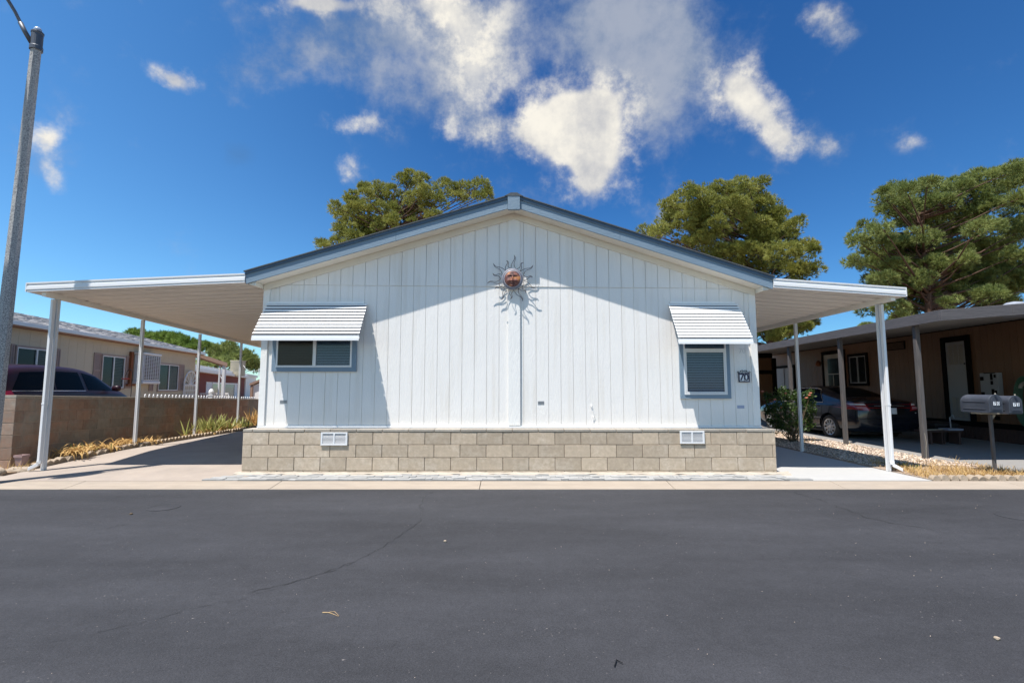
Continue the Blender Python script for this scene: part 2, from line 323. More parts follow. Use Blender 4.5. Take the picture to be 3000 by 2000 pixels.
def text_mb(s,size,depth,origin,right,up,mb=None):
    """flat lettering as mesh with its centre at origin"""
    c=bpy.data.curves.new('t','FONT'); c.body=s; c.size=size; c.extrude=depth; c.align_x='CENTER'; c.align_y='CENTER'
    o=bpy.data.objects.new('t',c); col.objects.link(o); bpy.context.view_layer.update()
    me=o.to_mesh(); right=Vector(right).normalized(); up=Vector(up).normalized(); nn=right.cross(up)
    mb=mb or MB(); mb.add([Vector(origin)+right*v.co.x+up*v.co.y+nn*v.co.z for v in me.vertices],[tuple(p.vertices) for p in me.polygons])
    o.to_mesh_clear(); bpy.data.objects.remove(o); bpy.data.curves.remove(c); return mb
def copy_thing(root,loc,rz=None,label=None):
    r=root.copy(); col.objects.link(r); r.location=loc
    if rz is not None: r.rotation_euler=(0,0,rz)
    if label: r['label']=label
    def rec(a,b):
        for ch in list(a.children):
            c=ch.copy(); col.objects.link(c); c.parent=b; rec(ch,c)
    rec(root,r); return r
def struct(mb,name,m,**k): return prop(mb.build(name,m,**k),kind='structure')

# ================================================================== GROUND
DZ=lambda Y: min(.12,max(0.,(Y-7.36)*.045))           # the left driveway climbs a little from the street
struct(MB().quad((-400,-300,-.10),(400,-300,-.10),(400,900,-.10),(-400,900,-.10)),'ground','ground')
g=MB(); xs=[-60,60]; g.quad((-60,-9,-.055),(60,-9,-.055),(60,7.0,-.045),(-60,7.0,-.045)); 
road=struct(g,'road','asphalt')
# kerb: rolled concrete gutter strip
kb=MB(); prof=[(6.96,-.09),(6.96,-.036),(7.02,-.038),(7.12,-.028),(7.36,.0),(7.36,-.09)]
cuts=[-30,-9.1,-6.2,-3.35,-.45,2.25,4.62,7.15,9.9,30]
for a,b in zip(cuts[:-1],cuts[1:]): kb.prism(prof,a+.004,b-.004,'x')
struct(kb,'kerb','gutter',bevel=.004)
lot=MB()
lot.quad((-60,7.36,-.012),(60,7.36,-.012),(60,60,-.012),(-60,60,-.012)); struct(lot,'yard_ground','dirt')
# left driveway (front strip, slab joints)
dl=MB(); ex=-7.72
for (a,b) in ((7.364,8.6),(8.606,11.2),(11.206,14.2),(14.206,17.2),(17.206,20.5)):
    x0=-9.8 if a<7.5 else ex
    pts=[a+(b-a)*i/4 for i in range(5)]
    for p,q in zip(pts[:-1],pts[1:]):
        xa=ex-.9 if p<7.6 else ex; xb=ex-.25 if q<7.9 and p<7.6 else ex
        dl.quad((xa,p,DZ(p)),(-4.0,p,DZ(p)),(-4.0,q,DZ(q)),(xb,q,DZ(q)))
struct(dl,'driveway','concrete_drive')
dr=MB(); e1=G(2732,1410); 
dr.prism([(4.05,7.364),(6.12,7.364),(6.08,8.4),(6.10,11.74),(6.15,20),(4.05,20)],-.01,.006,'z')
struct(dr,'walkway','concrete_white')
nd=MB(); nd.prism([(7.70,7.364),(8.0,8.8),(8.1,11.8),(8.3,14.2),(8.8,26),(13.2,26),(12.4,7.364)],-.011,.012,'z'); struct(nd,'neighbour_driveway','concrete_grey')
# border strip of the neighbour's driveway
nb=MB(); nb.prism([(7.83,9.0),(7.95,8.9),(8.25,14.1),(8.75,26),(8.55,26),(8.08,14.1)],-.011,.03,'z'); struct(nb,'driveway_border','concrete_grey')
# pavers in front of the block skirt
pv=MB(); r2=random.Random(3)
for row in range(4):
    y0=7.375+row*.104; x=-4.55+row*.05+r2.random()*.1
    while x<4.45:
        w=r2.choice((.105,.21,.21,.21)); 
        if x+w>4.5-row*.1: break
        z=.012+r2.random()*.012; t=(r2.random()-.5)*.012
        pv.add([(x,y0,0),(x+w-.004,y0,0),(x+w-.004,y0+.1,0),(x,y0+.1,0),(x,y0,z),(x+w-.004,y0,z+t),(x+w-.004,y0+.1,z+t),(x,y0+.1,z)],[(4,5,6,7),(0,1,5,4),(1,2,6,5),(2,3,7,6),(3,0,4,7)])
        x+=w
struct(pv,'paver_strip','paver')
ms=MB(); n=90
xsm=[-4.3+8.6*i/n for i in range(n+1)]
for i in range(n):
    for (ya,yb,za,zb) in ((7.74,7.79,.004,.03),(7.79,7.86,.03,.05)):
        j=lambda x: .012*math.sin(x*9)+.01*math.sin(x*23.7)
        a,b=xsm[i],xsm[i+1]
        ms.quad((a,ya+j(a),za),(b,ya+j(b),za),(b,yb,zb+j(b)*.4),(a,yb,zb+j(a)*.4))
struct(ms,'mortar_bed','mortar_white',smooth=True)
# cracks in the road, lying just above it, children of the road
def crack(pts,w,seed,name='crack',m='asphalt_crack'):
    rr=random.Random(seed); P=[G(x,y,-.046) for x,y in pts]; fine=[]
    for a,b in zip(P[:-1],P[1:]):
        k=max(2,int((b-a).length/.05))
        for i in range(k):
            q=a.lerp(b,i/k); fine.append(q+Vector((rr.gauss(0,.012),rr.gauss(0,.012),0)))
    mb=MB()
    for i in range(len(fine)-1):
        a,b=fine[i],fine[i+1]; d=(b-a).normalized(); nn=Vector((-d.y,d.x,0)); wa=w*(.4+rr.random()); 
        z=-.0465+.004*1
        def q(p,s): v=p+nn*s; return (v.x,v.y,-.055+.01*(p.y+9)/16+.004)
        if rr.random()<.93: mb.quad(q(a,-wa/2),q(b,-wa/2),q(b,wa/2),q(a,wa/2))
    o=mb.build(name,m,parent=road); return o
ORG[road.name]=Vector((0,0,0))
crack([(1270,1440),(1240,1455),(1237,1472),(1232,1495),(1230,1525),(1190,1555),(1130,1595),(1050,1640),(920,1685),(850,1708),(720,1752),(640,1765),(500,1800),(400,1825),(240,1858)][8:],.0028,1)
crack([(1270,1440),(1240,1455),(1237,1472),(1232,1495),(1230,1525),(1190,1555),(1130,1595),(1050,1640),(920,1685)],.0045,11)
crack([(1236,1478),(1220,1485)],.008,3); crack([(1258,1446),(1274,1443)],.008,4)
crack([(2320,1442),(2400,1462),(2460,1485),(2540,1515),(2620,1533),(2700,1545),(2820,1570)],.007,2)
crack([(1050,1640),(980,1668),(880,1700),(700,1740)],.005,5)
crack([(260,1555),(330,1545),(400,1530)],.005,6)
# road grit: small pale stones too many to count
def pebbles(name,pts,rad,m,seed,parent=None,kind='stuff',flat=.6):
    rg=np.random.default_rng(seed); n=len(pts); pts=np.asarray(pts)
    base=np.array([(1,0,0),(-.9,.2,0),(.1,1,0),(-.1,-1,.1),(0,.1,1),(0,0,-.8)],float)
    fc=np.array([(0,2,4),(2,1,4),(1,3,4),(3,0,4),(2,0,5),(1,2,5),(3,1,5),(0,3,5)])
    r=rad*(.45+rg.random(n)**2*1.3); an=rg.random(n)*6.28
    V=base[None]*(1+.35*(rg.random((n,6,1))-.5)*2)*r[:,None,None]; V[...,2]*=flat
    c,s=np.cos(an)[:,None],np.sin(an)[:,None]; X=V[...,0]*c-V[...,1]*s; Y=V[...,0]*s+V[...,1]*c; V=np.stack([X,Y,V[...,2]],-1)+pts[:,None,:]
    Fc=(fc[None]+np.arange(n)[:,None,None]*6).reshape(-1,3)
    o=npmesh(name,V,Fc,m); prop(o,kind=kind); return o
rg=np.random.default_rng(5)
P=[(x,y,-.055+.01*(y+9)/16+.001) for x,y in zip(rg.uniform(-9,9,420),rg.uniform(1.2,6.9,420))]
o=pebbles('road_grit',P,.0036,'gravel',5); prop(o,'scattered pale grit on the dark asphalt road','grit')

# ================================================================== MAIN HOUSE
YW=8.05; YB=7.84; YF=7.75; XL,XR=-4.08,3.99; RX=.03
house=thing('mobile_home','white vertical sided mobile home with slate blue gable trim and tan block skirt','house',(0,YW,0))
apexT=4.444; ls=(4.444-3.186)/(4.26); rs=(4.444-3.103)/(4.11)
def ztop(x): return apexT-(RX-x)*ls if x<RX else apexT-(x-RX)*rs      # roof top line at the gable
FH=.195
def zsof(x): return ztop(x)-FH-.012                                     # bottom of fascia
def zwall(x): return zsof(x)+.010
wl=MB(); YWB=YW+.02
poly=[(XL,.70),(XR,.70),(XR,zwall(XR)),(RX,zwall(RX)),(XL,zwall(XL))]
MB().prism(poly,YW+.008,YW+.12).build('sheathing','groove',house)
SEAM=3.0
gx=PY(838.4,1245,YW).x; gx-=.2012*20; W8=.2012
def seamz(x): return 3.035-.0085*(x-XL)
x=gx
while x<XR:
    a=max(x+.0036,XL); b=min(x+W8-.0036,XR)
    if b-a>.01:
        wl.add([(a,YW,.735),(b,YW,.735),(b,YW,seamz(b)),(a,YW,seamz(a)),(a,YW+.01,.735),(b,YW+.01,.735),(b,YW+.01,seamz(b)),(a,YW+.01,seamz(a))],
               [(0,1,2,3),(1,5,6,2),(0,3,7,4),(3,2,6,7)])
        ks=[a,b] if not(a<RX<b) else [a,RX,b]
        for p,q in zip(ks[:-1],ks[1:]):
            if zwall(p)>seamz(p)+.01 or zwall(q)>seamz(q)+.01:
                zp=max(zwall(p),seamz(p)+.012); zq=max(zwall(q),seamz(q)+.012); y1=YW-.009
                wl.add([(p,y1,seamz(p)+.006),(q,y1,seamz(q)+.006),(q,y1,zq),(p,y1,zp),(p,YW+.01,seamz(p)+.006),(q,YW+.01,seamz(q)+.006),(q,YW+.01,zq),(p,YW+.01,zp)],
                       [(0,1,2,3),(1,5,6,2),(0,3,7,4),(0,4,5,1)])
    x+=W8
wl.build('wall','siding',house)
sd=MB()      # side and rear walls
sd.box(XL,XL+.12,YW+.121,YW+14,.70,2.95); sd.box(XR-.12,XR,YW+.121,YW+14,.70,2.95); sd.box(XL,XR,YW+14,YW+14.12,.7,2.95)
sd.build('side_wall','siding',house)
for a,b in ((XL-.004,XL+.10),(XR-.105,XR+.004)):
    tr=MB(); tr.box(a,b,YW-.024,YW-.0005,.74,zwall((a+b)/2)-.08); tr.build('corner_board','trim_white',house,bevel=.003)
#
c0,c1=PY(1489,1000,YW).x,PY(1524,1000,YW).x
MB().prism([(c0,.745),(c1,.745),(c1,zwall(c1)-.107),(RX,zwall(RX)-.107),(c0,zwall(c0)-.107)],YW-.032,YW-.0095).build('centre_board','trim_white',house,bevel=.003)
fr=MB()
for (a,b) in ((XL-.0,RX),(RX,XR)):
    fr.prism([(a,zwall(a)-.105),(b,zwall(b)-.105),(b,zwall(b)),(a,zwall(a))],YW-.034,YW-.0098)
fr.build('frieze_board','soffit_cream',house,bevel=.003)
bt=MB().box(XL-.01,XR+.01,YW-.03,YW-.001,.705,.736); bt.build('base_trim','white_metal',house,bevel=.003)
# soffit
LX,RXX=-4.235,4.145
sf=MB()
for (a,b) in ((LX+.02,RX),(RX,RXX-.02)):
    sf.add([(a,YF+.022,zsof(a)+.012),(b,YF+.022,zsof(b)+.012),(b,YW+.1,zsof(b)+.012),(a,YW+.1,zsof(a)+.012),(a,YF+.022,zsof(a)+.03),(b,YF+.022,zsof(b)+.03),(b,YW+.1,zsof(b)+.03),(a,YW+.1,zsof(a)+.03)],
           [(0,3,2,1),(4,5,6,7),(0,1,5,4),(1,2,6,5),(2,3,7,6),(3,0,4,7)])
# boxed eave returns
for s,xa,xb in ((-1,LX+.02,XL-.006),(1,XR+.006,RXX-.02)):
    sf.prism([(xa,zsof(xa)+.008),(xb,zsof(xb)+.008),(XL-.006 if s<0 else XR+.006,zsof(XL if s<0 else XR)-.06)],YF+.024,YW+13.9)
sf.build('soffit','soffit_cream',house)
# fascia: two rakes with a board joint each, the ridge block, drip edge
for s,(a,b) in ((-1,(LX,RX-.10)),(1,(RX+.10,RXX))):
    js=[a,a+(b-a)*(.57 if s<0 else .40),b]
    fb=MB()
    for p,q in zip(js[:-1],js[1:]):
        q2=q-.002 if q!=b else q
        fb.prism([(p,ztop(p)-FH),(q2,ztop(q2)-FH),(q2,ztop(q2)-.03),(p,ztop(p)-.03)],YF,YF+.02)
    fb.build('fascia','blue_trim',house,bevel=.003)
    de=MB().prism([(a-.01,ztop(a)-.045),(b,ztop(b)-.045),(b,ztop(b)+.004),(a-.01,ztop(a)+.004)],YF-.016,YF-.002); de.build('drip_edge','blue_dark',house)
MB().box(RX-.098,RX+.098,YF-.03,YF+.02,apexT-.245,apexT-.012).build('ridge_block','blue_trim',house,bevel=.004)
rf=MB()
for (a,b) in ((LX-.03,RX),(RX,RXX+.03)):
    for z0 in (0,):
        rf.add([(a,YF-.03,ztop(a)+.005),(b,YF-.03,ztop(b)+.005),(b,YW+14.3,ztop(b)+.005),(a,YW+14.3,ztop(a)+.005),(a,YF-.03,ztop(a)+.022),(b,YF-.03,ztop(b)+.022),(b,YW+14.3,ztop(b)+.022),(a,YW+14.3,ztop(a)+.022)],
           [(0,3,2,1),(4,5,6,7),(0,1,5,4),(1,2,6,5),(2,3,7,6),(3,0,4,7)])
rf.prism([(RX-.15,ztop(RX-.15)+.024),(RX+.15,ztop(RX+.15)+.024),(RX+.05,ztop(RX)+.032),(RX-.05,ztop(RX)+.032)],YF-.035,YW+14.3)
rf.build('roof','shingle',house)
# block skirt
bk=MB(); cap=MB(); mo=MB(); BX0,BX1=-4.205,4.115
mo.box(BX0+.006,BX1-.006,YB+.008,YW+.1,.0,.70)
r3=random.Random(11)
def course(z0,z1,off,mb,depth=.18,y=YB,first=None):
    x=BX0
    w=first if first else .4064
    while x<BX1-.01:
        b=min(x+w,BX1); g=.0045
        dy=r3.uniform(-.0015,.0015)
        mb.box(x+(g if x>BX0 else 0),b-(g if b<BX1 else 0),y+dy,y+depth,z0+.0045,z1-.0045)
        x=b; w=.4064
course(.005,.065,0,bk,first=.145); course(.065,.265,0,bk); course(.265,.462,0,bk,first=.145); course(.462,.66,0,bk); course(.66,.706,0,cap,depth=.30,y=YB-.006,first=.145)
bk.box(BX1-.18,BX1,YB+.19,YW+14,.0,.66); bk.box(BX0,BX0+.18,YB+.19,YW+14,.0,.66)
mo.build('skirt_mortar','mortar',house)
bk.build('block_skirt','block',house,bevel=.004,seg=1)
cap.build('skirt_cap','block_cap',house,bevel=.003,seg=1)
# crawl-space vents
for (pa,pb,pt,pbm) in ((940,1017,1266,1304),(1992,2065,1262,1299)):
    a=PY(pa,pt,YB-.02); b=PY(pb,pbm,YB-.02)
    x0,x1,z1,z0=a.x,b.x,a.z,b.z
    v=MB(); y0,y1=YB-.022,YB-.004
    v.box(x0,x1,y0,y1,z0,z0+.022); v.box(x0,x1,y0,y1,z1-.022,z1); v.box(x0,x0+.028,y0,y1,z0+.022,z1-.022); v.box(x1-.028,x1,y0,y1,z0+.022,z1-.022); v.box((x0+x1)/2-.012,(x0+x1)/2+.012,y0,y1,z0+.022,z1-.022)
    vo=v.build('foundation_vent','white_metal',house,bevel=.0015,seg=1)
    MB().box(x0+.02,x1-.02,YB-.0035,YB-.0025,z0+.02,z1-.02).build('vent_backing','black_plastic',vo)
    lv=MB(); k=8
    for i in range(k):
        z=z0+.026+(z1-z0-.05)*(i+.2)/k
        lv.add([(x0+.026,YB-.018,z),(x1-.026,YB-.018,z),(x1-.026,YB-.008,z+.0085),(x0+.026,YB-.008,z+.0085),(x0+.026,YB-.017,z-.0012),(x1-.026,YB-.017,z-.0012),(x1-.026,YB-.007,z+.0073),(x0+.026,YB-.007,z+.0073)],[(0,1,2,3),(7,6,5,4),(0,4,5,1)])
    lv.build('vent_louvre','white_metal',vo)
# windows
def blinds(x0,x1,z0,z1,y,parent,pitch,m='blind',tilt=.75,w=.03):
    b=MB(); z=z0
    while z<z1:
        b.add([(x0,y-w*.35,z),(x1,y-w*.35,z),(x1,y+w*.1,z+pitch*tilt),(x0,y+w*.1,z+pitch*tilt)],[(0,1,2,3)]); z+=pitch
    return b.build('blind',m,parent)
def win_frame(name,x0,x1,z0,z1,w,y0,y1,m,parent,bottom=None,bevel=.002):
    f=MB(); bw=bottom or w
    f.box(x0,x1,y0,y1,z0,z0+bw); f.box(x0,x1,y0,y1,z1-w,z1); f.box(x0,x0+w,y0,y1,z0+bw,z1-w); f.box(x1-w,x1,y0,y1,z0+bw,z1-w)
    return f.build(name,m,parent,bevel=bevel)
# left slider
a=PY(803,925,YW-.03); b=PY(1043,1088,YW-.03); wx0,wx1,wz0,wz1=a.x,b.x,b.z,a.z
w1=win_frame('window',wx0,wx1,wz0,wz1,.075,YW-.045,YW-.0015,'blue_trim',house)
ix0,ix1,iz0,iz1=wx0+.07,wx1-.07,wz0+.07,wz1-.07
win_frame('window_frame',ix0,ix1,iz0,iz1,.028,YW-.055,YW-.002,'alu',w1)
mx=PY(924,1000,YW-.05).x
MB().box(mx-.018,mx+.018,YW-.06,YW-.003,iz0+.028,iz1-.028).build('mullion','alu',w1,bevel=.002)
MB().box(ix0+.03,ix1-.03,YW-.0045,YW-.0025,iz0+.03,iz1-.03).build('dark_backing','backing',w1)
blinds(ix0+.03,ix1-.03,iz0+.03,iz1-.03,YW-.02,w1,.026)
MB().box(ix0+.029,mx-.019,YW-.048,YW-.045,iz0+.029,iz1-.029).build('screen_pane','screen',w1)
MB().box(mx+.019,ix1-.029,YW-.042,YW-.039,iz0+.029,iz1-.029).build('pane','glass',w1)
MB().box(mx-.035,mx-.020,YW-.054,YW-.049,iz0+.029,iz1-.029).build('sash_stile','alu',w1)
# right single hung
a=PY(1987,940,YW-.03); b=PY(2142,1167,YW-.03); wx0,wx1,wz0,wz1=a.x,b.x,b.z,a.z
w2=win_frame('window',wx0,wx1,wz0,wz1,.07,YW-.045,YW-.0015,'blue_trim',house)
ix0,ix1,iz0,iz1=wx0+.062,wx1-.062,wz0+.062,wz1-.062
win_frame('window_frame',ix0,ix1,iz0,iz1,.024,YW-.058,YW-.002,'alu',w2)
zb=PY(2050,1024,YW-.05).z
MB().box(ix0+.024,ix1-.024,YW-.06,YW-.02,zb-.022,zb+.02).build('meeting_rail','alu',w2,bevel=.002)
win_frame('sash',ix0+.026,ix1-.026,iz0+.026,zb-.024,.020,YW-.055,YW-.046,'alu',w2)
MB().box(ix0+.025,ix1-.025,YW-.0045,YW-.0025,iz0+.025,iz1-.025).build('dark_backing','backing',w2)
blinds(ix0+.028,ix1-.028,iz0+.03,iz1-.03,YW-.022,w2,.0405,tilt=.84)
MB().box(ix0+.046,ix1-.046,YW-.052,YW-.050,iz0+.046,zb-.044).build('screen_pane','glass',w2)
MB().box(ix0+.025,ix1-.025,YW-.035,YW-.033,zb+.021,iz1-.025).build('pane','glass',w2)
# louvred awnings
def awning(xa,xb,ztp,zbt,out,n,label):
    y0=YW-.03; aw=MB(); dz=(ztp-zbt-.085)/n; dy=(out-.01)/n
    aw.box(xa+.03,xb-.05,y0-.006,YW-.0098,ztp+.005,ztp+.035)
    MB().prism([(y0+.004,ztp-.004),(y0+.012,ztp-.004),(y0-out+.032,ztp-n*dz),(y0-out+.024,ztp-n*dz)],xa+.02,xb-.02,'x').build('awning_shade_sheet','awning_shade',house)  # added dark sheet that paints the shade in the slat gaps
    for i in range(n):
        zt=ztp-i*dz; yt=y0-i*dy; q=r3.uniform(-.002,.002)
        ey=yt-.036; ez=zt-.026+q
        e=.012*i/n
        xl=xa; xr=xb
        th=.003
        P=[(yt+.004,zt+.003),(ey,ez),(ey-.001,ez-.005),(ey+.012,ez-.006),(ey+.012,ez-.003),(yt+.004,zt-.001)]
        aw.prism([(p[0],p[1]) for p in P],xl,xr,'x')
    o=aw.build('window_awning','awning_metal',house)
    ye=y0-out
    va=MB(); zt=ztp-n*dz
    va.box(xa-.002,xb+.002,ye-.004,ye+.002,zt-.085,zt-.045); va.box(xa-.002,xb+.002,ye+.004,ye+.010,zt-.046,zt-.004)
    for xx in (xa-.002,xb-.002): va.add([(xx,ye,zt-.085),(xx+.004,ye,zt-.085),(xx+.004,ye+.05,zt-.0),(xx,ye+.05,zt-.0)],[(0,1,2,3)])
    va.build('awning_valance','awning_metal',o)
    for xx in (xa+.02,xb-.03,(xa+xb)/2):
        MB().tube([(xx,y0+.012,ztp-.01),(xx,ye+.02,zt-.03)],.008,6).build('awning_rail','white_metal',o)
    o['label']=label; return o
a=PY(772,890,YW-.03); b=PY(1055,997,YW-.44); b2=PY(1072,895,YW-.03); a2=PY(745,997,YW-.44)
awning((a.x+a2.x)/2,(b.x+b2.x)/2,a.z,b.z,.41,10,'white louvred awning over the wide left window')
a=PY(1958,890,YW-.03); b=PY(2207,1007,YW-.5); b2=PY(2163,895,YW-.03); a2=PY(1990,1007,YW-.5)
awning((a.x+a2.x)/2,(b.x+b2.x)/2,a.z,b.z,.46,12,'white louvred awning over the narrow right window')
# small plates, stickers, old painted number, cable
def plate(px0,py0,px1,py1,m,name):
    a=PY(px0,py0,YW-.005); b=PY(px1,py1,YW-.005)
    return MB().box(a.x,b.x,YW-.004,YW-.001,b.z,a.z).build(name,m,house)
plate(820,1172,840,1181,'plate_grey','label_plate'); plate(1576,1175,1594,1184,'plate_grey','label_plate'); plate(2160,1187,2181,1196,'sticker','faded_sticker')
c=PY(2174,1028,YW); text_mb('70',.115,.0006,(c.x,YW-.0022,c.z),(1,0,0),(0,0,1)).build('faded_number','ghost',house)
cb=MB(); pts=[PY(x,y,YW-.02) for x,y in ((1733,1188),(1735,1196),(1738,1206),(1741,1216),(1738,1222),(1735,1218),(1737,1224),(1738,1234),(1735,1240),(1734,1246))]
cb.tube(pts,.004,6); cb.build('cable','white_metal',house,smooth=True)
MB().box(pts[0].x-.012,pts[0].x+.012,YW-.02,YW-.001,pts[0].z-.01,pts[0].z+.012).build('cable_clip','white_metal',house,bevel=.003)
# ================================================================== CARPORTS
def carport(label,x_in,z_in,x_out,z_out,slope_out,beam_pts,foot_z,Yend,downdir,xend_in=None):
    """x_in/z_in at the house, x_out(Y)=x_out+slope_out*(Y-7.75); beam_pts: list of (x,Y,ztop_of_post)"""
    t=thing('carport',label,'carport',(x_out,8.1,0))
    s=1 if x_out>x_in else -1
    k=(z_out-z_in)/(x_out-x_in)
    zz=lambda x: z_in+k*(x-x_in)
    # ribbed roof sheet
    Y=YF+.035; prof=[]
    while Y<Yend:
        prof+=[(Y,0),(Y+.06,0),(Y+.068,-.020),(Y+.084,-.020),(Y+.092,0),(Y+.155,0),(Y+.163,-.020),(Y+.179,-.020),(Y+.187,0),(Y+.262,0),(Y+.268,.06),(Y+.299,.06)]; Y+=.305
    rf=MB(); n=len(prof)
    for (y,h) in prof:
        xo=x_out+slope_out*(y-7.75)
        rf.v.append((x_in-s*.10,y,zz(x_in-s*.1)+h)); rf.v.append((xo,y,zz(xo)+h))
        rf.v.append((x_in-s*.10,y,zz(x_in-s*.1)+h+.004)); rf.v.append((xo,y,zz(xo)+h+.004))
    for i in range(n-1):
        a=4*i; b=a+4
        rf.f+=[(a,a+1,b+1,b),(a+2,b+2,b+3,a+3),(a+1,a+3,b+3,b+1)]
    rf.build('roof_panel','carport_metal',t)
    # front fascia, moulded profile
    pr=[(.03,.148),(-.018,.148),(-.018,.128),(-.002,.116),(-.002,.100),(-.018,.086),(-.020,.036),(-.006,.024),(-.006,.012),(-.014,.0),(.03,.0)]
    fa=MB(); A,B=sorted((x_in+s*.03,x_out))
    m=len(pr); vs=[]
    for x in (A,B):
        for (y,z) in pr: vs.append((x,YF+y,zz(x)-.022+z))
    fa.add(vs,[tuple(range(m)),tuple(range(2*m-1,m-1,-1))]+[(i,(i+1)%m,(i+1)%m+m,i+m) for i in range(m)])
    fa.build('front_fascia','white_metal',t)
    # side gutter
    gu=MB(); yb=Yend; pr2=[(0,.148),(0,0),(-s*.03,0),(-s*.03,.148)]
    vs=[]
    for y in (YF-.02,yb):
        xo=x_out+slope_out*(y-7.75)
        for (dx,z) in ((s*.014,.146),(s*.014,.002),(-s*.0,.002),(-s*.0,.146)): vs.append((xo+dx,y,zz(xo)-.022+z))
    gu.add(vs,[(0,1,2,3),(7,6,5,4)]+[(i,(i+1)%4,(i+1)%4+4,i+4) for i in range(4)]); gu.build('side_gutter','white_metal',t)
    # beam
    be=MB(); (xa,ya,za),(xb,yb2,zb)=beam_pts[0],beam_pts[-1]; d=Vector((xb-xa,yb2-ya)).normalized()
    y0=YF+.05; y1=Yend-.1
    def bx(y): return xa+(xb-xa)*(y-ya)/(yb2-ya)
    vs=[]
    for y in (y0,y1):
        X=bx(y); zt=zz(X)-.003
        for dx,z in ((-.035,zt-.085),(.035,zt-.085),(.035,zt),(-.035,zt)): vs.append((X+dx,y,z))
    be.add(vs,[(0,1,2,3),(7,6,5,4)]+[(i,(i+1)%4,(i+1)%4+4,i+4) for i in range(4)]); be.build('beam','carport_metal',t,bevel=.003)
    for i,(X,Yp,zt) in enumerate(beam_pts):
        po=MB(); ztp=zz(X)-.089; zf=foot_z[i]; w=.027
        # fluted square post
        sec=[(-w,-w),(-w*.45,-w),(-w*.3,-w*.78),(w*.3,-w*.78),(w*.45,-w),(w,-w),(w,-w*.45),(w*.78,-w*.3),(w*.78,w*.3),(w,w*.45),(w,w),(-w,w),(-w,w*.45),(-w*.78,w*.3),(-w*.78,-w*.3),(-w,-w*.45)]
        po.prism([(X+a,Yp+b) for a,b in sec],zf,ztp,'z'); po.build('post','post_metal',t)
    X,Yp,_=beam_pts[0]; zf=foot_z[0]; q=s*.001
    dn=MB(); xd=X+s*.006; yd=Yp-.075
    dn.box(xd-.021,xd+.021,yd-.027,yd+.034,zf+.14,zz(X)-.10)
    dn.build('downspout','white_metal',t,bevel=.006)
    el=MB(); dd=Vector(downdir).normalized()
    p0=Vector((xd,yd,zf+.165)); p1=p0+Vector((0,0,-.05)); p2=p1+dd*.13+Vector((0,0,-.075))
    sid=Vector((-dd.y,dd.x,0))*.028
    for (u,v,hu,hv) in ((p0,p1,dd*.028,dd*.028),(p1,p2,Vector((0,0,.03)),Vector((0,0,.026)))):
        if hu==hv: c0=[u-hu-sid,u+hu-sid,u+hu+sid,u-hu+sid]; c1=[v-hv-sid,v+hv-sid,v+hv+sid,v-hv+sid]
        else: c0=[u-hu-sid,u+hu-sid,u+hu+sid,u-hu+sid]; c1=[v-hv-sid,v+hv-sid,v+hv+sid,v-hv+sid]
        el.add(c0+c1,[(0,1,2,3),(7,6,5,4),(0,4,5,1),(1,5,6,2),(2,6,7,3),(3,7,4,0)])
    el.build('downspout_elbow','white_metal',t,bevel=.004)
    st=MB(); st.box(xd-.024,xd+.024,yd-.030,yd+.04,zf+1.05,zf+1.075); st.build('pipe_strap','white_metal',t)
    return t
lb=[(-7.52,8.1),(-7.89,10.5),(-8.3,13.1),(-8.56,15.6),(-8.93,18.1)]
lb=[(x,y,0) for x,y in lb]
carport('long white metal carport with four posts beside the block wall',LX+.02,3.035,-7.70,2.882,-.141,lb,[.03,.12,.06,.06,.05],19.2,(-1,-.35,0))
rp=PY(2570,885,8.15); rp2=PY(2330,948,10.6)
carport('narrower white metal carport with two posts beside the gravel strip',RXX-.02,2.955,6.24,2.805,.0,[(rp.x,8.15,0),(rp2.x,10.6,0),(rp2.x,13.0,0),(rp2.x,15.4,0)],[.01,0,0,0],16.5,(1,-.5,0))

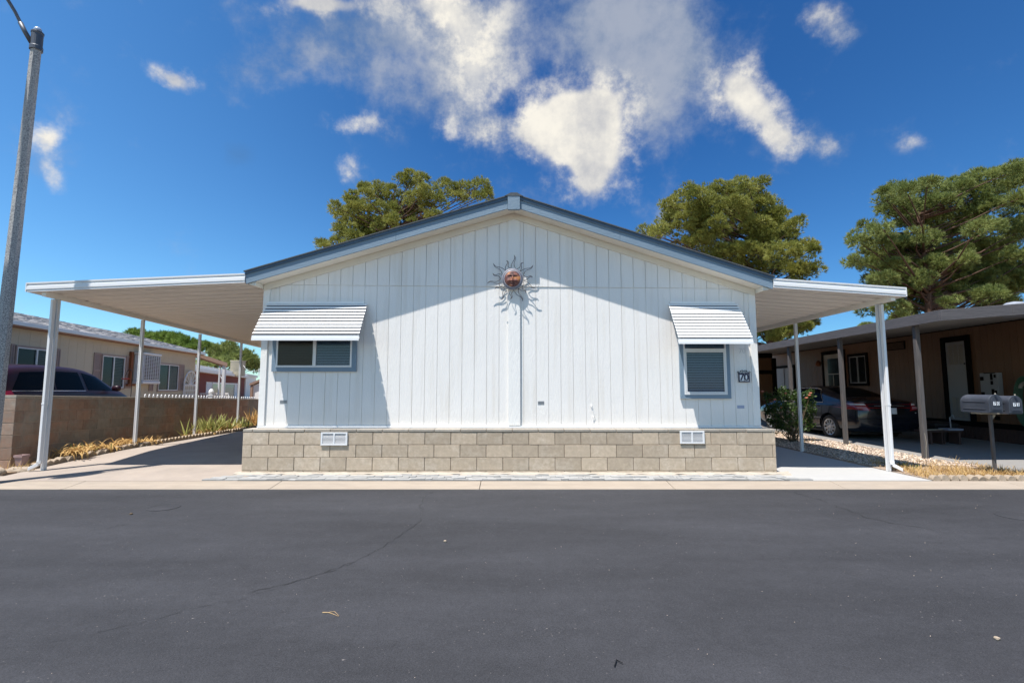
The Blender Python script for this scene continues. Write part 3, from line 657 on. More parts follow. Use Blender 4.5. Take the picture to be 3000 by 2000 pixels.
# ================================================================== SUN ORNAMENT
def sun_face():
    c=PY(1501.5,817.5,YW-.085); t=thing('sun_ornament','round copper sun face with wavy wire rays on the gable','wall ornament',(c.x,c.y,c.z))
    S=F/ (7.965)   # px per metre at the ornament
    def L(cx,cy): return ((cx-865)/7.13/S,-(cy-695)/7.13/S)
    # face material
    m,tt,N,Lk,P=nt('painted_copper_face'); P.inputs['Roughness'].default_value=.55; P.inputs['Metallic'].default_value=.0
    tc=N.new('ShaderNodeTexCoord'); n=N.new('ShaderNodeTexNoise'); n.inputs['Scale'].default_value=14; n.inputs['Detail'].default_value=5; Lk.new(tc.outputs['Object'],n.inputs['Vector'])
    cr=N.new('ShaderNodeValToRGB'); e=cr.color_ramp.elements; e[0].position=.3; e[0].color=(.045,.014,.014,1); e[1].position=.68; e[1].color=(.55,.22,.07,1); q=e.new(.5); q.color=(.20,.075,.06,1); Lk.new(n.outputs[0],cr.inputs[0]); Lk.new(cr.outputs[0],P.inputs['Base Color'])
    M['copper']=m
    nr,na=26,72; R0=.137; V=[];Fc=[]
    def h(x,y):
        r=math.hypot(x,y)/R0; z=.032*math.sqrt(max(0,1-r*r))+.004
        g=lambda a,b,sa,sb: math.exp(-((x-a)/sa)**2-((y-b)/sb)**2)
        z+=.022*g(0,.0,.011,.045)+.016*g(0,-.03,.02,.014)                    # nose
        for s in (-1,1):
            z-=.014*g(s*.042,.04,.026,.012); z+=.012*g(s*.042,.04,.014,.007); z+=.009*g(s*.042,.062,.032,.006)   # eyes, brows
            z+=.012*g(s*.06,-.03,.03,.025)                                    # cheeks
        z-=.010*g(0,-.050,.03,.004); z+=.012*g(0,-.060,.028,.006)-.009*g(0,-.068,.034,.0035)+.011*g(0,-.077,.024,.007)-.006*g(0,-.09,.03,.006)+.01*g(0,-.105,.025,.012)
        return z
    V.append((0,-h(0,0),0))
    for i in range(1,nr+1):
        for j in range(na):
            a=2*math.pi*j/na; x=R0*i/nr*math.cos(a); y=R0*i/nr*math.sin(a); V.append((x,-h(x,y),y))
    Fc=[(0,1+j,1+(j+1)%na) for j in range(na)]
    for i in range(nr-1):
        for j in range(na): a=1+i*na; b=a+na; Fc.append((a+j,b+j,b+(j+1)%na,a+(j+1)%na))
    mb=MB().add([Vector(v)+Vector(c) for v in V],Fc); mb.build('face','copper',t,smooth=True)
    M['ringmetal']=mat('beaten_silver_ring',(.30,.29,.33),.5,.2,var=.2,vs=40)
    rg_=MB(); rot=Matrix.Translation(c)@Matrix.Rotation(math.pi/2,4,'X')
    rg_.lathe([(.13,.0),(.172,-.003),(.175,.004),(.170,.012),(.155,.008),(.140,.016),(.135,.02),(.13,.01)],48,rot); rg_.build('rim','ringmetal',t,smooth=True)
    nk=MB()
    for j in range(54):
        a=2*math.pi*j/54; p=Vector((math.cos(a)*.153,-.0105,math.sin(a)*.153)); d=Vector((math.cos(a+.5),0,math.sin(a+.5)))*.012
        nk.tube([c+p-d,c+p+d],.0028,5)
    nk.build('rim_ticks','wire_black',t)
    # brows and eye lids drawn as thin raised strips
    for s in (-1,1):
        ey=MB()
        for (dy,amp) in ((.030,.014),(.034,-.002),(.058,.012)):
            pts=[]
            for i in range(9):
                u=i/8-.5; x=s*.043+u*.062; y=dy+amp*math.cos(u*math.pi); pts.append(c+Vector((x,-h(x,y)-.001,y)))
            ey.tube(pts,.0022,5)
            if amp==.012: ey.build('eye_line','wire',t)
    pts=[c+Vector((u*.05,-h(u*.05,-.069+u*u*.04)-.001,-.069+u*u*.04)) for u in [i/4-1 for i in range(9)]]; MB().tube(pts,.0022,5).build('mouth_line','wire',t)

    rays=[((895,180),(830,465),(935,480),1),((735,300),(715,510),(825,465),1),((460,360),(715,505),(650,590),-1),((1097,345),(945,480),(1025,525),-1),((1300,398),(1035,525),(1095,605),1),
          ((1290,665),(1100,615),(1100,720),-1),((1355,878),(1105,725),(1070,830),1),((448,575),(650,600),(615,690),-1),((333,790),(610,695),(640,785),1),((495,915),(640,825),(690,880),1),
          ((612,1142),(690,905),(770,930),-1),((820,1125),(780,920),(895,935),-1),((1072,1175),(890,930),(995,900),-1),((1145,1000),(1000,900),(1070,835),-1)]
    for tip,b1,b2,sg in rays:
        T=Vector(L(*tip)); A=Vector(L(*b1)); B=Vector(L(*b2)); r_=MB()
        base=(A+B)/2; ax=(T-base); ln=ax.length; ax.normalize(); nn=Vector((-ax.y,ax.x))
        w0=(A-base).dot(nn)
        paths=[]
        for e in (1,-1):
            pl=[]
            for i in range(15):
                u=i/14; off=e*w0*(1-u)**1.15*(1-.25*math.sin(u*math.pi)) + sg*.020*math.sin(u*2*math.pi*1.0)*(.35+u*.9) 
                q=base+ax*ln*u+nn*off; zoff=-.02*math.sin(u*math.pi*.5)
                pl.append(c+Vector((q.x,zoff+.004,q.y)))
            paths.append(pl)
        r_.tube(paths[0]+paths[1][::-1][1:],.0042,5)
        r_.build('ray','wire',t)
    MB().tube([c+Vector((0,.0,0)),c+Vector((0,.05,0))],.012,8).build('wall_bracket','wire',t)
sun_face()
# ================================================================== HOUSE NUMBER SIGN
def sign():
    a=PY(2162.7,1092,YW-.02); b=PY(2196.5,1119,YW-.02); x0,x1,z0,z1=a.x,b.x,b.z,a.z; cx=(x0+x1)/2; zc=(z0+z1)/2
    t=thing('house_number_sign','navy iron frame with two white tiles reading 70, scrolled top','sign',(cx,YW-.02,z0))
    f=MB(); w=.018
    f.box(x0,x1,YW-.03,YW-.015,z0,z0+w); f.box(x0,x1,YW-.03,YW-.015,z1-w,z1); f.box(x0,x0+w,YW-.03,YW-.015,z0+w,z1-w); f.box(x1-w,x1,YW-.03,YW-.015,z0+w,z1-w); f.box(cx-.004,cx+.004,YW-.029,YW-.0245,z0+w,z1-w)
    f.build('frame','navy',t,bevel=.002)
    MB().box(x0+w,x1-w,YW-.024,YW-.016,z0+w,z1-w).build('tile','tile',t)
    for k,ch in enumerate('70'):
        X=x0+w+(x1-x0-2*w)*(.25+.5*k); mb=text_mb(ch,.155,.0015,(X,YW-.0262,zc),(1,0,0),(0,0,1))
        for dx in (-.004,.004): text_mb(ch,.155,.0012,(X+dx,YW-.0262,zc),(1,0,0),(0,0,1),mb)
        mb.build('digit','navy',t)
    s=MB()
    for sx in (-1,1):
        for (cx2,r,tn,dr) in ((cx+sx*.088,.016,1.3,sx),(cx+sx*.040,.024,1.2,-sx)):
            pts=[]
            for i in range(22):
                u=i/21; an=-math.pi/2+dr*u*2*math.pi*tn*.9; rr=r*(1-.7*u)
                pts.append((cx2+rr*math.cos(an)*1.1,YW-.022,z1+r+rr*math.sin(an)))
            s.tube(pts,.003,5)
        s.tube([(cx+sx*.104,YW-.022,z1+.012),(cx+sx*.07,YW-.022,z1+.004),(cx+sx*.045,YW-.022,z1+.03),(cx+sx*.02,YW-.022,z1+.045),(cx,YW-.022,z1+.022)],.003,5)
    s.build('scrollwork','wire_black',t)
sign()
# ================================================================== STREET LAMP
def lamp():
    Y0=7.2; t0=PY(106,142,Y0); b0=PY(-9,1150,Y0); zt=t0.z; x=t0.x; lean=(b0.x-t0.x)/(t0.z-b0.z)
    t=thing('street_lamp','octagonal speckled concrete street lamp pole with metal cap and curved arm','street lamp',(x,Y0,-.02))
    p=MB(); rot=Matrix.Translation((x,Y0,0))@Matrix.Rotation(R(22.5),4,'Z')
    p.lathe([(.100,-.02),(.068,zt-.05),(.066,zt)],8,rot); p.v=[(a+lean*(zt-c),b,c) for a,b,c in p.v]; p.build('pole','pole',t)
    c=MB(); T=Matrix.Translation((x,Y0,zt)); c.lathe([(.082,-.04),(.082,.02),(.073,.03),(.073,.22),(.079,.235),(.079,.26),(.04,.27)],20,T); c.build('cap','lamp_metal',t,smooth=False,bevel=.003)
    d=MB(); d.lathe([(.055,.262),(.052,.30),(.04,.33),(.02,.345),(.004,.35)],20,T); d.build('sensor_dome','lamp_glass',t,smooth=True)
    s=Vector((x-.06,Y0-.05,zt+.12)); pts=[s,s+Vector((-.06,-.03,.10)),s+Vector((-.16,-.10,.36)),s+Vector((-.32,-.28,.75)),s+Vector((-.58,-.62,1.08)),s+Vector((-.98,-1.05,1.22)),s+Vector((-1.3,-1.4,1.26))]
    a=MB().tube(pts,.023,10); a.build('arm','lamp_metal',t,smooth=True)
    MB().tube([pts[0]+Vector((.02,.01,-.06)),pts[1],pts[2].lerp(pts[1],.55)],.032,10).build('arm_bracket','lamp_metal',t,smooth=True)
    e=pts[-1]; h=MB(); m=Matrix.Translation(e+Vector((-.2,-.2,.0)))@Matrix.Rotation(R(226),4,'Z')@Matrix.Diagonal((1.9,.9,.6,1))
    h.lathe([(.02,-.10),(.13,-.09),(.17,-.02),(.16,.06),(.10,.12),(.02,.14)],20,m); h.build('lamp_head','lamp_metal',t,smooth=True)
lamp()
# ================================================================== LEFT SIDE
def frame(P0,P1):
    d=Vector((P1[0]-P0[0],P1[1]-P0[1],0)).normalized(); return d,math.atan2(d.y,d.x)
class Loc:            # local frame: X along the wall, Y to its left
    def __init__(s,P0,P1): s.P0=Vector((P0[0],P0[1],0)); s.d,s.rz=frame(P0,P1); s.n=Vector((-s.d.y,s.d.x,0))
    def hit(s,px,py,off=0.):
        p=s.P0+s.n*off; w=HIT(px,py,(p.x,p.y),(s.d.x,s.d.y)); return (w-s.P0).dot(s.d),w.z
    def thing(s,name,label,cat,group=None): return thing(name,label,cat,(s.P0.x,s.P0.y,0),s.rz,group,org=(0,0,0))
# --- tall block wall
bwL=Loc((-8.29,8.33),(-9.72,18.55))
t=bwL.thing('block_wall','weathered red brown concrete block wall along the left driveway','wall')
ZT0=bwL.hit(57,1157)[1]; X1,ZT1=bwL.hit(750,1168)
kz=(ZT1-ZT0)/X1
bw=MB(); cp=MB(); mm=MB(); LW=13.5
r4=random.Random(4)
def shb(mb,x0,x1,y0,y1,z0,z1): 
    mb.add([(x,y,z+kz*x) for z in (z0,z1) for y in (y0,y1) for x in (x0,x1)],[(0,2,3,1),(4,5,7,6),(0,1,5,4),(2,6,7,3),(0,4,6,2),(1,3,7,5)])
shb(mm,.012,LW-.01,.007,.183,ZT0-1.3,ZT0-.004)
z=ZT0
rows=[(.055,cp)]+[(.2032,bw)]*7
for i,(h,mb) in enumerate(rows):
    x=0; first=[.4,.4,.2,.4,.2,.4,.2,.4][i]
    w=first
    while x<LW-.01:
        b=min(x+w,LW); j=r4.uniform(-.002,.002)
        shb(mb,x+(.004 if x else 0),b-.004,j,.19+j,z-h+.004,z-.004 if i else z); x=b; w=.4064
    z-=h
mm.build('mortar','mortar_pale',t); bw.build('block_courses','block_pink',t,bevel=.005,seg=1); M['cap_pale']=mat('pale_wall_cap',(.33,.29,.24),.95,var=.2,vs=8,bump=.6,bs=60); cp.build('wall_cap','cap_pale',t,bevel=.005,seg=1)
# --- white picket fence behind it
t=bwL.thing('picket_fence','white picket fence whose pointed tips rise above the block wall','fence')
def wtop(x): return ZT0+kz*x
X0p=bwL.hit(427,1160,.42)[0]; X1p=bwL.hit(752,1165,.42)[0]
def picket(x,w,top,mb):
    z=wtop(x); mb.prism([(x-w,z-.9),(x+w,z-.9),(x+w,z+top*.45),(x+w*.55,z+top*.55),(x+w,z+top*.72),(x,z+top),(x-w,z+top*.72),(x-w*.55,z+top*.55),(x-w,z+top*.45)],.42,.44)
x=X0p; xball=bwL.hit(620,1150,.42)[0]
while x<X1p:
    if abs(x-xball)>.12:
        m=MB(); picket(x,.034,.085,m); m.build('picket','white_far',t)
    x+=.187
for zz_ in (.10,.62): 
    m=MB(); shb(m,X0p-1.5,X1p,.442,.48,ZT0-zz_-.06,ZT0-zz_); m.build('rail','white_far',t)
m=MB(); zb_=wtop(xball); m.box(xball-.06,xball+.06,.37,.49,zb_-.9,zb_+.10); m.box(xball-.075,xball+.075,.355,.505,zb_+.10,zb_+.125)
m.lathe([(.03,.125),(.075,.17),(.08,.22),(.055,.28),(.01,.315)],16,Matrix.Translation((xball,.43,zb_))); m.build('fence_post','white_far',t)
# --- beige mobile home
BH=Loc((-13.0,12.9),(-15.44,24.9)); WO=.3
t=BH.thing('neighbour_home','long beige mobile home with mauve shutters behind the block wall','house')
Z0,ZE=.35,3.05
XE=BH.hit(600,1036)[0]; XS=-3.5
w=MB(); w.box(XS,XE-.25,WO+.008,WO+4.5,Z0,ZE-.02)
x=XS
while x<XE-.25:
    b=min(x+.405,XE-.25); w.box(x+.004,b-.004,WO,WO+.007,Z0,ZE-.42); w.box(x+.004,b-.004,WO-.004,WO+.007,ZE-.405,ZE-.02); x+=.405
w.build('wall','beige',t)
m=MB(); m.box(XS-.3,XE,0.02,WO+.1,ZE-.10,ZE-.03); m.build('soffit','brown_eave',t)
m=MB(); m.box(XS-.3,XE+.02,-.05,.018,ZE-.07,ZE+.04); m.build('gutter','alu',t,bevel=.01)
m=MB(); k=.25; m.add([(XS-.3,-.03,ZE+.045),(XE+.05,-.03,ZE+.045),(XE+.05,3.4,ZE+.045+3.43*k),(XS-.3,3.4,ZE+.045+3.43*k),(XS-.3,-.03,ZE+.0),(XE+.05,-.03,ZE+.0),(XE+.05,3.4,ZE+3.43*k),(XS-.3,3.4,ZE+3.43*k)],[(0,1,2,3),(7,6,5,4),(0,4,5,1),(1,5,6,2),(2,6,7,3),(3,7,4,0)])
r5=random.Random(9)
for i in range(18):
    y=-.03+i*.19; zz=ZE+.046+(y+.03)*k; x=XS-.3
    while x<XE:
        wd=r5.uniform(.18,.34); h=r5.choice((.004,.012,.018)); b=min(x+wd,XE+.05)
        m.add([(x,y,zz),(b,y,zz),(b,y+.19,zz+.19*k),(x,y+.19,zz+.19*k),(x,y,zz+h),(b,y,zz+h),(b,y+.19,zz+.19*k+h*.3),(x,y+.19,zz+.19*k+h*.3)],[(4,5,6,7),(0,1,5,4),(3,7,6,2),(0,4,7,3),(1,2,6,5)]); x=b+.006
m.build('roof','shingle_pale',t)
m=MB(); m.box(XS,XE-.3,WO+.02,WO+4.3,-.1,Z0-.002); m.build('skirt','mauve',t)
def hwin(x0,x1,z0,z1,t,out,glass='darkglass',fr='mauve',wf=.05,blind='teal',lf='alu',split=True):
    """slider window on a wall whose outer face is local Y=out; s: outward sign"""
    s=-1 if out>=0.2 else 1
    def B(mb,a,b,o0,o1,c,d): y0,y1=sorted((out+s*o0,out+s*o1)); return mb.box(a,b,y0,y1,c,d)
    f=MB(); 
    for (a,b,c,d) in ((x0,x1,z0,z0+wf),(x0,x1,z1-wf,z1),(x0,x0+wf,z0+wf,z1-wf),(x1-wf,x1,z0+wf,z1-wf)): B(f,a,b,.002,.045,c,d)
    w=f.build('window',fr,t,bevel=.004)
    g=MB(); B(g,x0+wf,x1-wf,.006,.010,z0+wf,z1-wf); g.build('pane',glass,w)
    f=MB(); q=.03; a0,a1,c0,c1=x0+wf,x1-wf,z0+wf,z1-wf
    for (a,b,c,d) in ((a0,a1,c0,c0+q),(a0,a1,c1-q,c1),(a0,a0+q,c0+q,c1-q),(a1-q,a1,c0+q,c1-q))+((((a0+a1)/2-.025,(a0+a1)/2+.025,c0+q,c1-q),) if split else ()): B(f,a,b,.012,.04,c,d)
    f.build('window_frame',lf,w)
    if blind:
        b=MB(); z=c0+.05
        while z<c1-.05:
            B(b,(a0+a1)/2+.05 if split else a0+.05,a1-.06,.0112,.0118,z,z+.028); z+=.055
        b.build('louvre_blind',blind,w)
    return w
def shutter(x0,x1,z0,z1,t,out,m='mauve'):
    s=MB(); y0=out-.03; s.box(x0,x1,out-.012,out-.001,z0,z1)
    for (a,b,c,d) in ((x0,x0+.035,z0,z1),(x1-.035,x1,z0,z1),(x0+.035,x1-.035,z0,z0+.05),(x0+.035,x1-.035,z1-.05,z1),(x0+.035,x1-.035,(z0+z1)/2-.03,(z0+z1)/2+.03)): s.box(a,b,y0,out-.012,c,d)
    z=z0+.07
    while z<z1-.08:
        s.add([(x0+.035,out-.026,z),(x1-.035,out-.026,z),(x1-.035,out-.0125,z+.03),(x0+.035,out-.0125,z+.03)],[(0,1,2,3)]); z+=.035
    return s.build('shutter',m,t)
for (pa,pb,pt,sh) in ((44,165,1010,((31,41),(168,177))),(297,367,1036,((275,295),(370,388))),(464,524,1062,((526,540),(440,452)))):
    a=BH.hit(pa,pt,WO); b=BH.hit(pb,pt,WO); z1=a[1]; z0=z1-1.22
    hwin(a[0],b[0],z0,z1,t,WO)
    for (p,q) in sh:
        c=BH.hit(p,pt,WO)[0]; e=BH.hit(q,pt,WO)[0]; 
        if e-c>.05: shutter(c,e,z0+.03,z1+.02,t,WO)
# wall-hung cooler
a=BH.hit(424,1035,WO-.36); b=BH.hit(467,1122,WO-.36); cx0,cx1=a[0],b[0]; zc1=BH.hit(467,1039,WO-.36)[1]; zc0=b[1]
tc_=BH.thing('wall_cooler','white evaporative cooler with louvred grille hung on the beige home','cooler')
m=MB(); m.box(cx0,cx1,WO-.34,WO-.01,zc0+.08,zc1-.06); m.build('cabinet','cooler_white',tc_,bevel=.03)
m=MB(); m.box(cx0-.03,cx1+.03,WO-.38,WO-.005,zc1-.058,zc1+.02); m.build('lid','white_metal',tc_,bevel=.025)
m=MB(); m.box(cx0-.03,cx1+.03,WO-.38,WO-.005,zc0-.04,zc0+.078); m.build('water_pan','cooler_white',tc_,bevel=.03)
m=MB(); m.box(cx0+.06,cx1-.06,WO-.352,WO-.345,zc0+.12,zc1-.10); m.build('cooling_pad','cooler_dark',tc_)
gr=MB(); n=7
for i in range(n+1): x=cx0+.05+(cx1-cx0-.1)*i/n; gr.box(x-.007,x+.007,WO-.372,WO-.354,zc0+.1,zc1-.08)
z=zc0+.12
while z<zc1-.1: gr.box(cx0+.05,cx1-.05,WO-.366,WO-.356,z,z+.016); z+=.055
gr.build('grille','cooler_white',tc_)
m=MB(); m.box(cx0-.35,cx0-.2,WO-.10,WO-.01,zc0-.05,zc1+.02); m.box(cx0-.5,cx0-.02,WO-.12,WO-.02,zc0-.12,zc0-.04); m.build('mounting_board','orange_wood',tc_)
# patio cover and its posts
p0=PY(600,1048,25.); p1=PY(666,1068,25.)
t=thing('patio_cover','brown sloping patio cover on white posts at the far end of the beige home','patio cover',(p1.x,25,0))
m=MB(); 
for (yy,sg) in ((25.,0),):
    vs=[(p0.x-.6,25,p0.z+.12),(p1.x,25,p1.z-.09),(p1.x,25,p1.z+.09),(p0.x-.6,25,p0.z+.32)]
    vs2=[(x-.85,y+1.35,z) for x,y,z in vs]; m.add(vs+vs2,[(0,1,2,3),(7,6,5,4),(0,4,5,1),(1,5,6,2),(2,6,7,3),(3,7,4,0)])
m.build('canopy','brown_awn',t)
for px,w_ in ((655,.065),(643,.03)):
    q=PY(px,1100,25.1); MB().box(q.x-w_,q.x+w_,25.06,25.06+2*w_,-.2,p1.z-.05).build('post','post_metal',t)
q1=PY(644,1098,25.1); q2=PY(655,1118,25.1); MB().tube([q1,q2],.02,6).build('brace','post_metal',t)
# trellis
t=BH.thing('garden_trellis','white arched fan trellis leaning on the beige home','trellis')
a=BH.hit(541,1100,WO-.12)[0]; b=BH.hit(577,1100,WO-.12)[0]; zt=BH.hit(556,1087,WO-.12)[1]; cx=(a+b)/2; rr=(b-a)/2; zc=zt-rr*.95
m=MB(); m.tube([(cx+rr*math.cos(u),WO-.12,zc+rr*.95*math.sin(u)) for u in [math.pi*i/16 for i in range(17)]],.035,6); m.tube([(cx-rr,WO-.12,zc),(cx-rr,WO-.12,.2)],.035,6); m.tube([(cx+rr,WO-.12,zc),(cx+rr,WO-.12,.2)],.035,6); m.tube([(cx-rr,WO-.12,zc),(cx+rr,WO-.12,zc)],.03,6); m.build('arch','white_far',t)
m=MB()
for i in range(1,7): u=math.pi*i/7; m.tube([(cx,WO-.12,zc-.02),(cx+rr*math.cos(u),WO-.12,zc+rr*.95*math.sin(u))],.018,5)
for i in range(1,6): x=a+(b-a)*i/6; m.box(x-.018,x+.018,WO-.125,WO-.115,.2,zc)
z=.4
while z<zc: m.box(a,b,WO-.128,WO-.126,z,z+.03); z+=.2
m.build('lattice','white_far',t)
# bird feeder
q=PY(387,1110,16.); t=thing('bird_feeder','red tray feeder hanging from a thin shepherd hook by the beige home','bird feeder',(q.x,16,.1))
zt=PY(387,1081,16.).z; xl=PY(371,1094,16.).x; 
pts=[(q.x,16,.1),(q.x,16,zt-.16)]+[((q.x+xl)/2+(q.x-xl)/2*math.cos(u),16,zt-.16+.16*math.sin(u)) for u in [math.pi*i/10 for i in range(1,11)]]+[(xl-.03,16,zt-.2)]
MB().tube(pts,.010,6).build('hook_pole','wire_black',t)
tz=PY(371,1109,16.).z; MB().tube([(xl-.02,16,zt-.18),(xl-.02,16,tz)],.004,5).build('hanger','wire_black',t)
MB().lathe([(.05,-.02),(.10,-.01),(.105,.01),(.09,.012),(.02,.0)],20,Matrix.Translation((xl-.02,16,tz))).build('tray','red_plastic',t)
# --- red house with a white roof
RZ=2.45; P0=G(590,1088,RZ); P1=G(726,1106,RZ); RH=Loc((P0.x,P0.y),(P1.x,P1.y)); RLn=(P1-P0).length
t=RH.thing('red_home','dark red house with a white roof beyond the picket fence','house')
m=MB(); m.box(-9,RLn,.3,6,-.2,RZ-.02); m.build('wall','red_wall',t)
m=MB(); m.box(-9.5,RLn-.1,-.2,.9,RZ-.05,RZ+.16); m.build('eave','white_far',t)
m=MB(); m.box(-9.5,RLn+9,.0,6,RZ+.161,RZ+.42); m.build('roof','white_roof',t)
m=MB(); m.box(RLn,RLn+9,.18,6,-.2,RZ+.16); m.build('end_wall','white_far',t)
a=RH.hit(621,1119,.3); b=RH.hit(687,1123,.3); hwin(a[0],b[0],a[1]-1.75,a[1],t,.3,fr='white_far',wf=.1,blind='teal_light',lf='white_far')
for p,q in ((604,620),(688,696)):
    c=RH.hit(p,1119,.3)[0]; e=RH.hit(q,1119,.3)[0]; shutter(c,e,a[1]-1.6,a[1],t,.3,'white_far')
m=MB(); c=RH.hit(736,1130,.0); e=RH.hit(775,1130,.0); 
q0=PY(738,1125,44.); q1=PY(775,1110,44.)
ts=thing('garden_shed','small white shed with a brown edged roof right of the red house','shed',(q0.x,44,0))
MB().prism([(q0.x+.15,-.2),(q1.x,-.2),(q1.x,q1.z-.1),(q0.x+.15,q0.z-.15)],44,47).build('wall','white_far',ts)
MB().prism([(q0.x-.1,q0.z-.12),(q1.x,q1.z-.08),(q1.x,q1.z+.12),(q0.x-.1,q0.z+.08)],43.8,47.2).build('roof','brown_awn',ts)
MB().box(q0.x-.05,q0.x+.149,43.85,44,-.2,q0.z-.1).build('corner_trim','brown_awn',ts)
q0=PY(674,1085,46.); q1=PY(703,1057,46.)
t=thing('roof_cooler','tan box cooler standing on the white roof','cooler',(q0.x,46,q0.z))
MB().box(q0.x,q1.x,46,47,q0.z-.5,q1.z).build('cabinet','tan_metal',t,bevel=.02)
m=MB()
for i in range(9): x=q0.x+.06+(q1.x-q0.x-.12)*i/8; m.box(x-.012,x+.012,45.975,45.998,q0.z,q1.z-.08)
m.build('louvre','cream_plastic',t)
MB().box(q0.x-.04,q1.x+.04,45.96,47.04,q1.z+.002,q1.z+.06).build('lid','tan_metal',t)
q=PY(758.5,1092,46.); q2=PY(758.5,1079,46.); t=thing('antenna_mast','short white antenna mast with a slack cable on the white roof','antenna',(q.x,46,q.z))
MB().tube([(q.x,46,q.z-.3),(q.x,46,q2.z)],.035,8).build('mast','white_far',t)
ca=[(713,1070),(720,1080),(730,1086),(740,1088),(750,1086),(758,1083)]; MB().tube([PY(x,y,46.) for x,y in ca],.014,5).build('cable','white_far',t,smooth=True)
# porch rail below the red house window
t=thing('porch_rail','pale balustrade in front of the red house','railing',tuple(PY(640,1160,30.)))
a=PY(585,1153,30.); b=PY(668,1151,30.); m=MB(); m.box(a.x,b.x,30,30.08,a.z-.03,a.z+.05); m.build('handrail','white_far',t)
m=MB(); x=a.x+.05
while x<b.x: m.box(x,x+.05,30.01,30.05,a.z-.8,a.z-.031); x+=.15
m.build('baluster_row','white_far',t)
# --- edging and bed on the left
bed=MB(); bed.prism([(-7.76,8.0),(-7.8,19),(-9.9,19),(-8.3,8.25),(-8.9,7.6),(-8.2,7.55)],-.02,.03,'z'); struct(bed,'planting_bed','dirt')
r6=random.Random(21)
def lump(c,s,seed,name,label,cat,m,group=None,half=False):
    rr=random.Random(seed); bm=bmesh.new(); bmesh.ops.create_icosphere(bm,subdivisions=3,radius=1)
    off=Vector((rr.random()*50,rr.random()*50,rr.random()*50))
    from mathutils import noise
    for v in bm.verts:
        n=noise.noise(v.co*1.6+off)*.28+noise.noise(v.co*5+off)*.06
        p=v.co.copy(); e=3.5
        l=(abs(p.x)**e+abs(p.y)**e+abs(p.z)**e)**(1/e); p=p/l*(1+n*.6)
        v.co=Vector((p.x*s[0],p.y*s[1],p.z*s[2]))
    me=bpy.data.meshes.new(name); bm.to_mesh(me); bm.free(); me.materials.append(M[m]); me.polygons.foreach_set('use_smooth',[True]*len(me.polygons))
    o=bpy.data.objects.new(name,me); col.objects.link(o); o.location=c; return prop(o,label,cat,group)
# round log edging, front part
stones=[]
for i in range(17):
    Y=8.32+i*.152; x=-7.85+.03*math.sin(i*1.7); z=DZ(Y)+.0
    m=MB(); rr=.075+r6.random()*.012; a=r6.uniform(-.25,.25)
    mt=Matrix.Translation((x,Y,z-.05))@Matrix.Rotation(a,4,'Z')@Matrix.Rotation(R(90),4,'Y')@Matrix.Translation((-.05,0,-.05))
    m.lathe([(rr*.9,-.008),(rr,.004),(rr,.10),(rr*.9,.112)],14,mt)
    o=m.build('edging_stone','stone',org=(x,Y,z)); prop(o,'rounded concrete edging stone in the row along the left driveway','edging stone','edging stones along the left driveway')
# scalloped edging strips
def scallop(Ys,x,first=[None]):
    L_=.60; m=MB(); n=5; prof=[(0,-.08)]
    for k in range(n):
        c=L_*(k+.5)/n; r=L_/n/2*.92
        prof+= [(c-r,.03)]+[(c-r*math.cos(u),.03+r*.95*math.sin(u)) for u in (.5,1.0,1.57,2.14,2.64)]+[(c+r,.03)]
    prof+=[(L_-.004,-.08)]
    m.prism(prof,0,.045,'x'); o=m.build('scalloped_edging','scallop'); return o
sc0=scallop(0,0); k=0; Y=10.95
while Y<18.2:
    o=sc0 if k==0 else sc0.copy()
    if k: col.objects.link(o)
    x=-7.86-.02*math.sin(k); o.location=(x,Y,DZ(Y)+.0); o.rotation_euler=(0,0,R(r6.uniform(-1.5,1.5)))
    prop(o,'scalloped concrete edging strip between iris bed and driveway','edging','scalloped edging strips beside the driveway'); Y+=.605; k+=1
lump((-8.02,7.83,.02),(.13,.09,.09),1,'concrete_lump','pale broken concrete lump below the end of the block wall','rubble','stone')
lump((-7.86,8.06,.0),(.20,.10,.09),2,'concrete_lump','broken concrete lump beside the first carport post','rubble','stone')
lump((-8.42,7.98,.0),(.16,.12,.07),4,'concrete_lump','low soil stained concrete lump at the far left edge','rubble','stone')
q=PY(62,1362,8.15); t=thing('garden_pot','small square mauve pot at the foot of the block wall','pot',(q.x,8.15,q.z))
m=MB(); c=q; m.add([(c.x+a*w_,8.15+b*w_,c.z+z) for (w_,z) in ((.045,0),(.062,.13),(.070,.131),(.070,.165),(.055,.165),(.05,.15)) for a,b in ((-1,-1),(1,-1),(1,1),(-1,1))],[(3,2,1,0)]+[(4*i+j,4*i+(j+1)%4,4*i+4+(j+1)%4,4*i+4+j) for i in range(5) for j in range(4)]+[(20,21,22,23)]); m.build('pot_body','pot',t)
